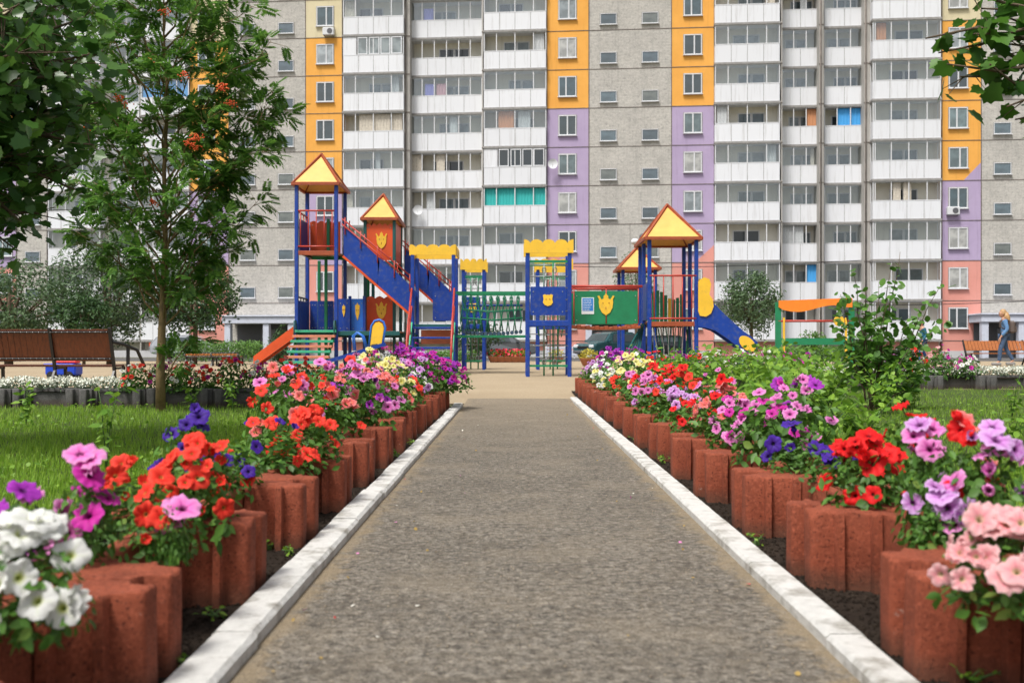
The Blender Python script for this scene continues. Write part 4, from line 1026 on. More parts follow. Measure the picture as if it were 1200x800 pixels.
        for q in mul:
            x=u0+t/2+(w_-t)*q; a.box(x-t/2-.01,x+t/2+.01,off+.003,off+.06,pH,2.72)
        a.box(u0,u1,off-.01,off+.07,pH-.02,pH+.045); a.box(u0,u1,off-.004,off+.066,2.68,2.735)
        for s_ in (u0+.0,u1-.045): a.box(s_,s_+.045,off+.6,off+.66,pH,2.70)
        fr=a.mesh('glazing_frame',M_frame)
        def wins(dark):
            b=MB(); p0,p1=((.30,.72),(.22,.62),(.38,.80))[dark] if w_>3.5 else ((.25,.85),(.15,.72),(.3,.9))[dark]
            xa,xb=u0+w_*p0,u0+w_*p1; xm=xa+(xb-xa)*.5
            b.mi=0
            for A,B_,z0,z1 in ((xa,xm,.95,2.3),(xm+.02,xb,.15 if w_>3 else .95,2.3)):
                b.box(A,B_,back-.06,back-.003,z0,z0+.07); b.box(A,B_,back-.06,back-.003,z1-.07,z1)
                b.box(A,A+.07,back-.058,back-.003,z0+.07,z1-.07); b.box(B_-.07,B_,back-.058,back-.003,z0+.07,z1-.07)
                b.mi=1; b.box(A+.06,B_-.06,back-.03,back-.002,z0+.06,z1-.06); b.mi=0
            return b.mesh('loggia_window',[M_frame,M_bpane])
        wn=[wins(0),wins(1),wins(2)]
        gls=MB(); gls.box(u0+.05,u1-.05,off+.028,off+.034,pH+.03,2.69); glm=gls.mesh('glass',M_glass)
        for j in range(0,10):
            z=ZF(j)+.0
            if j==0 and key in ('B','E','F','L2'): pass
            b_=put('balcony',par,root,(0,0,z)); put('slab',slab,b_); put('glazing_frame',fr,b_); put('loggia_window',random.choice(wn),b_)
            ceil=MB(); 
            if (key,j) in closed:
                def clos(mb):
                    mb.box(u0+.004,u0+w_*.22,off+.004,off+.05,pH+.03,2.69)
                    for q0,q1 in ((.24,.4),(.43,.6),(.62,.78),(.80,.97)):
                        A,B_=u0+w_*q0,u0+w_*q1
                        mb.box(A,B_,off-.02,off+.05,pH+.05,pH+.12); mb.box(A,B_,off-.02,off+.05,2.60,2.68); mb.box(A,A+.06,off-.018,off+.05,pH+.12,2.6); mb.box(B_-.06,B_,off-.018,off+.05,pH+.12,2.6)
                part('closed_glazing',clos,M_white,b_); 
                g2=MB(); g2.box(u0+w_*.24,u1-.1,off+.01,off+.02,pH+.05,2.66); g2.build('pane',M_bpane,b_)
            elif random.random()<.7: put('glass',glm,b_)
            for ci,c0,c1 in cur.get((key,j),[]):
                cb=MB(); curtain(cb,u0+.06+(w_-.12)*c0,u0+.06+(w_-.12)*c1,pH-.2,2.66 if ci not in(4,5) else 2.3,off+.2); cb.build('curtain',curt_m[ci],b_)
            if (key,j) not in cur and random.random()<.35:
                q=random.choice([0,.22,.52,.8]); cb=MB(); curtain(cb,u0+.06+(w_-.12)*q,u0+.06+(w_-.12)*min(1,q+random.uniform(.08,.2)),pH-.1,2.66,off+.3); cb.build('curtain',random.choice(curt_m[2:4]),b_)
        if key in('G','B','A'):   # open ground below: window
            window('window',WM[0],(u0+u1)/2,ZF(0)-.9 if False else ZF(-1)+1.55,off+.35 if key!='B' else off+.35)
    # pillars between the stacks
    for x0,x1,o in ((473,480,.15),(960,966,.1),(1013,1023,.15),(565,567,-.3),(914,916,-.4),(163,165,.1),(117,118,.1)):
        u0,u1=BU(x0+.3),BU(x1-.3)
        part('pillar',lambda mb:mb.box(u0,u1,o,DEP,-.5,top),M_pillar)
        part('panel_seams',lambda mb:[mb.box(u0-.01,u1+.01,o-.03,o+.02,ZF(j)-.03,ZF(j)+.03) for j in range(11)],M_seam)
        if x1-x0>5: part('drain_pipe',lambda mb:mb.tube([(u0+.1,o-.1,0),(u0+.1,o-.1,top)],.05,6),M_seam)
    # plinth, roof, entrances
    part('plinth',lambda mb:mb.box(BU(-75)-.0,BU(1262),-.05,-.002,-.5,.55),mat('plinth_paint',(.50,.50,.52),.8,var=.1,vscale=1))
    part('roof',lambda mb:mb.box(BU(-75)-.4,BU(1262)+.4,-1.0,DEP+.4,top,top+.5),M_slab)
    def porch(x0,x1,cols,name='entrance_porch'):
        u0,u1=BU(x0,-2),BU(x1,-2)
        r=part(name,lambda mb:(mb.cbox(u0,u1,-2.4,-.01,2.50,2.98,.03),mb.cbox(u0-.08,u1+.08,-2.5,-.01,2.985,3.1,.02)),M_porch)
        for c in cols: part('column',lambda mb:mb.cbox(BU(c,-2)-.22,BU(c,-2)+.22,-2.3,-1.8,-.3,2.498,.02),M_porch,r)
        part('doorway',lambda mb:mb.box(u0+.3,u1-.3,-.09,-.052,.0,2.45),M_doorway,r)
        part('door',lambda mb:mb.cbox((u0+u1)/2-.55,(u0+u1)/2+.55,-.15,-.095,.0,2.1,.02),mat('door_grey',(.22,.22,.24),.5),r)
    porch(262,348,(268,313,342)); porch(1148,1235,(1153,1196,1232)); porch(688,742,(690,740)); porch(-60,-18,(-56,-22))
    return root
building()
# small fixtures on the facade, each a thing of its own
def wpos(px,py,o=-.3):
    c,s=math.cos(BPH),math.sin(BPH); u=BU(px,o); X=u*c-o*s; Y=BD+u*s+o*c; return Vector((X,Y,CAM_H-(py-HY)/F*Y))
def aircon(px,py,label):
    p=wpos(px,py,-.22); r=empty('air_conditioner',p,BPH,label,'air conditioner','air conditioners on the facade'); a=MB(); a.cbox(-.42,.42,-.16,.16,-.28,.28,.03); a.build('casing',M_frame,r)
    a=MB(); n=20; a.tube([(.12,-.175,0),(.12,-.162,0)],.2,18); a.build('fan_grille',M_doorway,r)
    a=MB(); a.box(-.35,-.3,-.16,.24,-.33,-.285); a.box(.3,.35,-.16,.24,-.33,-.285); a.build('bracket',M_steel,r)
aircon(385,37,'small white air conditioner under the cream-coloured top-left window'); aircon(1117,247,'white air conditioner on the orange and lilac strip at the right')
def dish(px,py,label,o):
    p=wpos(px,py,o); r=empty('satellite_dish',p,BPH,label,'satellite dish','satellite dishes on the facade'); a=MB(); V=[(0,.0,0)];Fs=[];n=18
    for q in (1,2,3):
        for k in range(n):
            t=6.283*k/n; rr=.36*q/3; V.append((rr*math.cos(t),-.25*rr*rr/.36*1.0,rr*math.sin(t)))
    for k in range(n): Fs.append((0,1+k,1+(k+1)%n))
    for q in range(2):
        for k in range(n): Fs.append((1+q*n+k,1+(q+1)*n+k,1+(q+1)*n+(k+1)%n,1+q*n+(k+1)%n))
    a.add(V,Fs,True); a.build('reflector',M_frame,r); a=MB(); a.tube([(0,0,-.3),(0,-.4,-.08)],.012,5); a.tube([(0,0,0),(0,.3,0)],.02,6); a.build('arm',M_steel,r)
dish(648,192,'white satellite dish on the lilac wall beside the white balconies',-.5)
dish(490,246,'white satellite dish hanging on a middle-left balcony rail',.55)
for (x0,y0,x1,y1,d,l) in ((560,309,1010,305,60,'upper thin black cable strung across the facade'),(820,353,1260,350,58,'lower thin black cable strung across the facade at the right')):
    a=MB(); P=[]
    for i in range(25):
        t=i/24; P.append(at(x0+(x1-x0)*t,y0+(y1-y0)*t+6*math.sin(math.pi*t),d))
    a.tube(P,.02,5); tag(a.build('cable',M_black),l,'cable')

# ------------------------------------------------------------------ play structures
def roof_part(root,x0,x1,y0,y1,z0,z1,ov=.10):
    """pyramid roof: yellow panels, brown-red edge bars"""
    cx,cy=(x0+x1)/2,(y0+y1)/2; c=[(x0-ov,y0-ov),(x1+ov,y0-ov),(x1+ov,y1+ov),(x0-ov,y1+ov)]; m=MB()
    V=[(p[0],p[1],z0+.03) for p in c]+[(cx,cy,z1-.03)]+[(p[0],p[1],z0+.015) for p in c]+[(cx,cy,z1-.05)]
    m.add(V,[(0,1,4),(1,2,4),(2,3,4),(3,0,4),(6,5,9),(7,6,9),(8,7,9),(5,8,9)],False); r=m.build('roof',M_yel,root)
    m=MB()
    for i in range(4):
        a=Vector((*c[i],z0+.03)); b=Vector((*c[(i+1)%4],z0+.03)); m.bar(a,b,.06,.075); m.bar(a,(cx,cy,z1),.055,.055)
    m.ball((cx,cy,z1),.04); m.build('roof_edge',M_brownred,r)
def posts(root,pts,z1,m=M_blue,w_=.095,z0=None):
    for x,y in pts:
        a=MB(); g=gz(y)-.1 if z0 is None else z0; a.cbox(x-w_/2,x+w_/2,y-w_/2,y+w_/2,g,z1,.012); a.build('post',m,root)
def deck(root,x0,x1,y0,y1,z,m=M_brownred,um=M_black):
    a=MB(); n=max(2,int((y1-y0)/.14))
    for i in range(n):
        b0=y0+(y1-y0)*i/n; a.cbox(x0,x1,b0+.006,y0+(y1-y0)*(i+1)/n-.006,z-.035,z,.005)
    a.mi=1; a.cbox(x0,x1,y0-.03,y0-.002,z-.11,z+.005,.006); a.box(x0,x1,y1+.002,y1+.03,z-.11,z)
    a.mi=2; a.box(x0+.1,x0+.16,y0,y1,z-.10,z-.04); a.box(x1-.16,x1-.1,y0,y1,z-.10,z-.04)
    return a.build('deck',[mat('deck_board',(.45,.22,.12),.7,var=.25,vscale=8),m,um],root)
def railing(root,x0,x1,y,z0,z1,n=5,m=M_rail,axis='x'):
    a=MB(); 
    P=lambda t,z:(x0+(x1-x0)*t,y,z) if axis=='x' else (y,x0+(x1-x0)*t,z)
    a.tube([P(0,z1),P(1,z1)],.024,7); a.tube([P(0,z0),P(1,z0)],.024,7)
    for i in range(n): t=(i+.5)/n; a.tube([P(t,z0),P(t,z1)],.016,6)
    return a.build('railing',m,root)
FR=lambda x,y,z:Matrix.Translation((x,y,z))
RZ=lambda x,y,z:Matrix.Translation((x,y,z))@Matrix.Rotation(R(90),4,'Z')
def panel(root,x0,x1,y,z0,z1,m,scallop=0,axis='x',name='panel',t=.03):
    a=MB()
    if scallop:
        n=scallop; poly=[(0,0),(x1-x0,0),(x1-x0,z1-z0)]
        for i in range(n):
            L=(x1-x0)/n
            for k in range(1,7): 
                tt=k/6; poly.append(((x1-x0)-L*(i+tt),z1-z0-.06*(1-math.sin(math.pi*tt)) if k<6 else z1-z0-.06))
        poly=poly[:-1]+[(0,z1-z0-.03)]
    else: poly=[(.02,0),(x1-x0-.02,0),(x1-x0,.02),(x1-x0,z1-z0-.02),(x1-x0-.02,z1-z0),(.02,z1-z0),(0,z1-z0-.02),(0,.02)]
    a.prism(poly,t,FR(x0,y,z0) if axis=='x' else RZ(y,x0,z0))
    o=a.build(name,m,root)
    b=MB()
    if axis=='x':
        for bx in (x0+.07,x1-.07):
            for bz in (z0+.08,z1-.12): b.ball((bx,y-t/2,bz),.016,1,6,4)
        b.build('bolts',M_steel,o)
    return o
def emblem(par,cx,y,cz,w_,h_,kind='crown',m=M_yel2,axis='x'):
    if kind=='crown':
        poly=[(0,-.5),(.22,-.38),(.38,-.15),(.42,.12),(.40,.26),(.50,.40),(.40,.44),(.26,.24),(.14,.30),(.13,.42),(.07,.46),(0,.54),(-.07,.46),(-.13,.42),(-.14,.30),(-.26,.24),(-.40,.44),(-.50,.40),(-.40,.26),(-.42,.12),(-.38,-.15),(-.22,-.38)]
    elif kind=='shield': poly=[(0,-.5),(.3,-.42),(.5,-.2),(.42,.1),(.5,.42),(.3,.5),(.12,.42),(0,.48),(-.12,.42),(-.3,.5),(-.5,.42),(-.42,.1),(-.5,-.2),(-.3,-.42)]
    else: poly=[(0,-.5),(.35,-.1),(.4,.35),(.15,.38),(0,.5),(-.15,.38),(-.4,.35),(-.35,-.1)]
    a=MB(); a.prism([(p[0]*w_,p[1]*h_) for p in poly],.02,FR(cx,y-.027,cz) if axis=='x' else RZ(cx,y,cz)); 
    a.mi=1
    for q in (-.18,.18): a.ball((cx+q*w_,y-.038,cz+.08*h_),.014,1,6,4)
    if kind=='crown': a.tube([(cx,y-.04,cz-.1*h_),(cx,y-.04,cz-.22*h_)],.008,4)
    return a.build('emblem',[m,M_brownred],par)
def battlement(root,x0,x1,y,z0,z1,n=6,dy=None):
    n=4; L=(x1-x0); poly=[(0,0),(L,0)]
    k=n*12
    for i in range(k+1):
        t=i/k; poly.append((L*(1-t),(z1-z0)*(.72+.28*max(0,abs(math.cos(math.pi*n*t)))**.5)))
    a=MB(); a.prism(poly,.035,FR(x0,y,z0)); o=a.build('battlement',M_yel2,root)

# --- tall left tower
def tall_tower():
    d=26.0; x0,x1=AX(347.6,d),AX(394,d); y1=27.35
    root=empty('play_tower',((x0+x1)/2,d,0),0,'tallest play tower with blue posts, high railed platform and yellow pyramid roof','play tower')
    r2=root; M0=root.location.copy()
    root.location=(0,0,0)
    zt=AZ(217,d)
    posts(root,[(x0,d),(x1,d),(x0,y1),(x1,y1)],zt)
    roof_part(root,x0,x1,d,y1,zt,AZ(181,d+.7))
    zp=AZ(294,d); deck(root,x0,x1,d,y1,zp)
    railing(root,x0,x1,d-.02,zp+.12,zp+1.05,5); railing(root,d,y1,x0,zp+.12,zp+1.05,4,axis='y')
    o=panel(root,x0+.08,x1-.12,y1-.03,zp,zp+.95,M_red,4)
    a=MB(); a.cbox(x0+.55,x0+.63,y1-.12,y1-.06,zp,zp+1.0,.005); a.build('picket',M_green,o)
    panel(root,d+.08,y1-.08,x0+.06,zp,zp+.85,M_blue,axis='y')
    # lower deck
    zl=AZ(388,d); deck(root,x0,AX(475,27.3),d+.02,y1,zl,M_teal)
    for k in range(4):
        q0=x0+.08+k*.22; panel(root,q0,q0+.21,y1-.05,zl+.03,zl+.85,M_blue)
    railing(root,d,y1,x0,zl+.05,zl+.9,4,M_black,axis='y'); panel(root,d+.08,y1-.08,x0+.05,zl+.03,zl+.8,M_blue,axis='y')
    # green inner frame
    posts(root,[(AX(382,27),27.0),(AX(374,27.9),27.9),(AX(430,27),27.2)],zl+2.0,M_green,.08)
    a=MB(); a.bar((AX(366,27),27,zl+2.0),(AX(432,27.2),27.2,zl+2.0),.09,.09); a.build('green_beam',M_green,root)
    # blue and light-blue panels right of the tower on the lower deck
    p=panel(root,AX(396,26.4),AX(410,26.4),26.4,zl,AZ(350,26.4),M_blue); emblem(p,AX(403,26.4),26.4,AZ(364,26.4),.10,.34,'spear')
    p=panel(root,AX(411,26.6),AX(427,26.6),26.6,zl,AZ(350,26.6),M_blue2); emblem(p,AX(419,26.6),26.6,AZ(365,26.6),.15,.48,'spear')
    posts(root,[(AX(410,26.6),26.6),(AX(427,26.6),26.6)],zl+.95,M_blue,.08)
    # plank ramp, green and salmon treads
    a=MB(); b=MB(); n=9
    ya,yb=26.0,24.3; za,zb=zl,gz(24.3)+.0
    for i in range(n):
        t=i/(n-1)*.96; y=ya+(yb-ya)*t-.03; z=za+(zb-za)*t; tgt=a if i%2==0 else b
        tgt.cbox(x0-.04,x1+.02,y-.12,y+.06,z-.035,z+.03,.006)
    ra=a.build('ramp_tread',M_green2,root); b.build('ramp_tread',M_salmon,root)
    for x in (x0+.06,x1-.06):
        c=MB(); c.bar((x,ya,za-.09),(x,yb,zb-.06),.06,.1); c.build('ramp_beam',M_green,root)
    for x in (x0,x1):
        c=MB(); c.tube([(x,ya-.05,za-.1),(x,ya-.1,za+.28),(x,ya-.3,za+.26),(x,ya-.32,za-.16)],.02,6); c.build('hand_loop',M_teal,root)
    # orange-red slide to the left
    c=MB(); sx0,sz0=x0-.02,zl; sx1,sz1=AX(300,26.6),gz(26.6)+.25
    for yy in (26.35,26.95):
        c.add([(sx0,yy-.02,sz0-.08),(sx0,yy-.02,sz0+.24),(sx1,yy-.02,sz1+.18),(sx1,yy-.02,sz1-.1),(sx0,yy+.02,sz0-.08),(sx0,yy+.02,sz0+.24),(sx1,yy+.02,sz1+.18),(sx1,yy+.02,sz1-.1)],[(0,1,2,3),(7,6,5,4),(0,4,5,1),(1,5,6,2),(2,6,7,3),(3,7,4,0)],False)
    c.mi=1; c.bar((sx0,26.65,sz0),(sx1,26.65,sz1),.56,.02); c.build('slide',[M_red,M_steel],root)
    c=MB(); c.tube([(sx1+.1,26.4,sz1),(sx1+.1,26.4,gz(26)-.1)],.03); c.tube([(sx1+.1,26.9,sz1),(sx1+.1,26.9,gz(26)-.1)],.03); c.build('slide_leg',M_red,root)
    return root
tall_tower()
def side_chute(root,a0,a1,d,w_=.62,name='stair_flight',hr=True,cut=None):
    """descending flight: blue side boards, red treads and red handrails. a0,a1=(px,py) top-left/bottom-right of the board's upper edge"""
    p0=at(a0[0],a0[1],d); p1=at(a1[0],a1[1],d); H=.72
    par=empty(name,(0,0,0)); par.parent=root
    for yy,nm in ((d,'side_board'),(d+w_,'side_board')):
        for s0,s1 in ((0,.495),(.505,1.0)):
            A=p0.lerp(p1,s0);B=p0.lerp(p1,s1); c=MB()
            poly=[(A.x,A.z-H),(A.x,A.z),(A.x+.03,A.z+.01),(B.x,B.z),(B.x+.06,B.z-.12),(B.x,B.z-H*.98)]
            c.prism(poly,.03,FR(0,yy,0)); c.build(nm,M_blue,par)
    c=MB(); n=11
    for i in range(n):
        t=(i+.5)/n; q=p0.lerp(p1,t); c.cbox(q.x-.10,q.x+.10,d+.02,d+w_-.02,q.z-H+.02,q.z-H+.05,.004)
    c.build('treads',M_brownred,par)
    c=MB()
    for yy in (d-.03,d+w_+.03): c.bar((p0.x-.02,yy,p0.z-H-.02),(p1.x,yy,p1.z-H-.03),.04,.055)
    c.build('stringer',M_red,par)
    c=MB()
    for yy in (d-.04,d+w_+.04):
        for dz in (.10,.24):
            c.tube([(p0.x-.05,yy,p0.z+dz),(p1.x+.02,yy,p1.z+dz)],.016,7)
        for t in (0.02,.25,.5,.75,.98):
            q=p0.lerp(p1,t); c.tube([(q.x,yy,q.z-.15),(q.x,yy,q.z+.30)],.016,6)
    c.build('handrail',M_rail,par); return par
def small_tower():
    d=27.0; x0,x1=AX(428,d),AX(462,d); y1=28.5; zt=AZ(258,d)
    root=empty('play_tower',(0,0,0),0,'smaller play tower with orange crowned panels and a yellow pyramid roof, left of centre','play tower')
    posts(root,[(x0,d),(x1,d),(x0,y1),(x1,y1)],zt,M_teal,.085)
    roof_part(root,x0,x1,d,y1,zt,AZ(228,d+.75))
    zd=AZ(306,d); deck(root,x0,x1,d,y1,zd,M_teal)
    p=panel(root,x0+.02,x1-.03,d-.01,zd+.02,AZ(262,d),M_red,5); emblem(p,(x0+x1)/2+.05,d-.01,AZ(282,d),.32,.44)
    p=panel(root,d+.06,y1-.06,x1,zd+.02,AZ(264,d+1),M_red,5,axis='y'); 
    p=panel(root,x0+.02,x1-.03,d-.01,AZ(390,d),AZ(347,d),M_red,3); emblem(p,(x0+x1)/2+.05,d-.01,AZ(364,d),.32,.46)
    a=MB(); a.bar((AX(394,d),d,AZ(392,d)),(AX(483,d),d,AZ(392,d)),.12,.14); a.bar((AX(394,d),y1,AZ(392,d)),(AX(483,d),y1,AZ(392,d)),.12,.14); a.build('lower_beam',M_teal,root)
    side_chute(root,(474,292),(528,341),28.2)
    posts(root,[(AX(437,d),d+.8),(AX(487,26.6),26.6)],AZ(392,d),M_teal,.07)
    # climbing net under the deck
    a=MB()
    for i in range(5):
        x=AX(425,d)+i*.25; a.tube([(x,d+.1,gz(d)),(x+.03*math.sin(i),d+.1,AZ(394,d))],.012,5)
    for k in range(4):
        z=gz(d)+.25+k*.25; a.tube([(AX(425,d)+i*.25,d+.1,z-.03*(i%2)) for i in range(5)],.012,5)
    a.build('rope_net',M_steel,root)
small_tower()
def castle_platform():
    d=25.5; x0,x1=AX(483.5,d),AX(531.5,d); y1=26.7
    root=empty('castle_platform',(0,0,0),0,'blue castle platform with yellow battlement and open front stairs below the blue flight','play platform')
    zt=AZ(298,d); posts(root,[(x0,d),(x1,d),(x0,y1),(x1,y1)],zt); battlement(root,x0-.06,x1+.06,d-.03,zt-.02,AZ(286.5,d),5); battlement(root,x0-.06,x1+.06,y1+.03,zt-.02,AZ(286.5,d),5)
    a=MB(); 
    L=y1-d
    for x in (x0-.07,x1+.07):
        poly=[(0,0),(L,0)]+[(L*(1-i/18),.24*(.7+.3*abs(math.cos(math.pi*3*i/18)))) for i in range(19)]; a.prism(poly,.03,RZ(x,d,zt-.02))
    a.build('battlement',M_yel2,root)
    zd=AZ(380,d); deck(root,x0,x1,d,y1,zd,M_teal)
    panel(root,x0+.42,x1-.04,y1-.02,zd+.12,AZ(342,y1),M_blue)
    side_chute(root,(403,267),(482,336),25.95)
    yb=24.1; zb=gz(yb)
    for i in range(5):
        t=(i+.35)/5; y=d-.02+(yb-d)*t; z=zd+(zb-zd)*t; c=MB(); c.cbox(x0+.03,x1-.03,y-.12,y+.08,z-.03,z+.02,.006); c.build('step',M_blue,root)
    for x in (x0-.02,x1+.02):
        c=MB(); c.bar((x,d,zd-.02),(x,yb,zb+.0),.05,.20); c.build('stringer',M_green2,root)
        c=MB(); c.tube([(x,d,zd+.95),(x,yb+.25,zb+.95),(x,yb+.1,zb+.55),(x,yb+.05,zb)],.026,7); c.tube([(x,d,zd+.5),(x,yb+.2,zb+.5)],.02,6)
        for t in (.3,.65): c.tube([(x,d+(yb-d)*t,zd+(zb-zd)*t),(x,d+(yb-d)*t,zd+(zb-zd)*t+.95)],.018,6)
        c.build('handrail',M_rail if x<x0 else M_rail,root)
    a=MB(); a.cbox(x0+.1,x1-.1,y1+.0,y1+.03,zd-.5,zd-.12,.01); a.build('lower_panel',M_salmon,root)
castle_platform()
def castle_frame(xa,xb,d,label,full=True,y1=None,pan=True):
    x0,x1=AX(xa,d),AX(xb,d); y1=y1 or d+1.0
    root=empty('climbing_frame',(0,0,0),0,label,'climbing frame','climbing frames with yellow battlements')
    zt=gz(d)+2.95; posts(root,[(x0,d),(x1,d),(x0,y1),(x1,y1)],zt)
    for yy in (d-.06,y1+.06): battlement(root,x0-.09,x1+.09,yy,zt-.02,zt+.30,5)
    a=MB(); a.bar((x0,d,zt-.22),(x1,d,zt-.22),.05,.06); a.bar((x0,y1,zt-.22),(x1,y1,zt-.22),.05,.06); a.bar((x0,d,gz(d)+.25),(x1,d,gz(d)+.25),.05,.05); a.build('green_beam',M_green,root)
    zd=gz(d)+1.27; 
    for yy in (d,y1): a=MB(); a.cbox(x0,x1,yy-.05,yy+.05,zd-.08,zd+.06,.01); a.build('cross_beam',M_blue,root)
    if pan:
        p=panel(root,x0+.06,x1-.10,d-.02,zd+.18,zd+.86,M_blue); emblem(p,(x0+x1)/2-.02,d-.02,zd+.54,.24,.28,'shield')
    # hand rings, ropes, chain ladders and rungs
    a=MB()
    for q in (.4,.66):
        x=x0+(x1-x0)*q; a.tube([(x,d+.3,zt-.22),(x,d+.3,gz(d)+.25)],.014,6)
        for zc in (zt-.40,gz(d)+.33):
            ring=[(x+.045*math.cos(t),d+.3,zc+.075*math.sin(t)) for t in np.linspace(0,6.283,10)]; a.tube(ring,.013,5,False)
    for k in range(9):
        z=gz(d)+.45+k*.28; a.tube([(x0,d+.5,z),(x1,d+.5,z)],.015,6)
    a.build('rungs',M_steel,root)
    a=MB(); cx=(x0+x1)/2
    for z in (gz(d)+.95,):
        a.tube([(cx-.22,d+.2,z),(cx-.26,d+.2,z+.22),(cx-.2,d+.2,z+.30),(cx+.2,d+.2,z+.30),(cx+.26,d+.2,z+.22),(cx+.22,d+.2,z)],.018,6)
    a.tube([(cx-.1,d+.4,gz(d)),(cx-.1,d+.4,zt-.22)],.022,6); a.tube([(cx+.12,d+.4,gz(d)),(cx+.12,d+.4,zt-.22)],.022,6); a.build('climbing_poles',M_green,root)
    return root
castle_frame(618.5,667.5,23.7,'nearest blue climbing frame with yellow battlement and shield panel, in line with the path')
castle_frame(630.5,668,29.3,'climbing frame partly hidden behind the nearest one',pan=False)
castle_frame(543,567,29.3,'rear climbing frame behind the rope bridge, left of the path line')
def rope_bridge():
    d=25.9; x0,x1=AX(541,d),AX(613,d-.6); y1=26.7
    root=empty('rope_bridge',(0,0,0),0,'hanging rope bridge with green rails and dark log treads beside the castle platform','bridge')
    a=MB()
    for y in (d,y1): a.bar((x0-.15,y,AZ(343,d)),(x1+.2,y,AZ(343,d)),.05,.07)
    for y in (d,y1): a.bar((x0-.15,y,AZ(394,d)),(x1+.2,y,AZ(394,d)),.05,.06)
    a.build('green_rail',M_green,root)
    a=MB(); n=14
    for i in range(n):
        t=(i+.5)/n; x=x0+(x1-x0)*t; z=AZ(388,d)-.06*math.sin(math.pi*t); a.tube([(x,d+.05,z),(x,y1-.05,z)],.052,8)
    a.build('log_treads',mat('blue_grey_log',(.05,.09,.15),.7),root)
    for y,mm in ((d,M_green),(y1,M_teal)):
        a=MB()
        for i in range(9):
            t=(i+.3)/9; x=x0+(x1-x0)*t; zb=AZ(388,d)
            for s in (-1,1):
                P=[(x,y,AZ(345,d)),(x+.0,y,AZ(352,d)),(x+s*.05,y,AZ(362,d)),(x+s*.09,y,AZ(374,d)),(x+s*.05,y,zb)]; a.tube(P,.013,5)
            ring=[(x+.04*math.cos(u),y,AZ(350,d)+.07*math.sin(u)) for u in np.linspace(0,6.283,9)]; a.tube(ring,.013,5,False)
        for z in (AZ(362,d),AZ(372,d)): a.tube([(x0,y,z),((x0+x1)/2,y,z-.06),(x1,y,z)],.014,5)
        a.build('chain_net',mm,root)
    a=MB(); a.tube([(x0,y1+.2,AZ(356,d)),(x1,y1+.2,AZ(356,d))],.03,6); a.build('blue_bar',M_blue,root)
rope_bridge()
def tunnel_bridge():
    d=24.5; x0,x1=AX(672.5,d),AX(748,d); y1=25.5
    root=empty('panel_bridge',(0,0,0),0,'green-sided bridge with a yellow crown shield and blue notice, leading to the right tower','bridge')
    for y in (d,y1):
        p=panel(root,x0,x1,y,AZ(379,d),AZ(341,d),M_green,t=.03)
        if y==d:
            emblem(p,AX(710,d),d,AZ(357,d),.42,.52)
            a=MB(); sx0,sx1,sz0,sz1=AX(681.5,d),AX(696,d),AZ(368,d),AZ(348.5,d); a.box(sx0,sx1,d-.024,d-.016,sz0,sz1); a.mi=1; a.box(sx0+.02,sx1-.02,d-.027,d-.0245,sz0+.08,sz1-.02)
            a.mi=0
            for k in range(7): 
                zz=sz1-.06-k*.04; 
                xx=sx0+.045
                while xx<sx1-.05-random.uniform(0,.06):
                    L=random.uniform(.01,.035); a.box(xx,min(xx+L,sx1-.04),d-.030,d-.0275,zz-.008,zz+.006); xx+=L+.01
            a.build('notice',[M_signwhite,M_signblue],root)
    a=MB()
    for y in (d-.02,y1+.02): a.tube([(x0-.15,y,AZ(335.5,d)),(x1+.1,y,AZ(335.5,d))],.035,7)
    for y in (d-.02,y1+.02):
        for t in (0,.5,1): a.tube([(x0+(x1-x0)*t,y,AZ(379,d)),(x0+(x1-x0)*t,y,AZ(335.5,d))],.015,6)
    a.build('top_rail',M_rail,root)
    a=MB(); n=15
    for i in range(n):
        x=x0-.05+(x1-x0+.1)*(i+.5)/n; z=AZ(382,d)-.04*math.sin(math.pi*i/n); a.cbox(x-.055,x+.055,d-.06,y1+.06,z-.05,z+.02+.02*(i%2),.01)
    a.build('plank_treads',M_brownred,root)
tunnel_bridge()
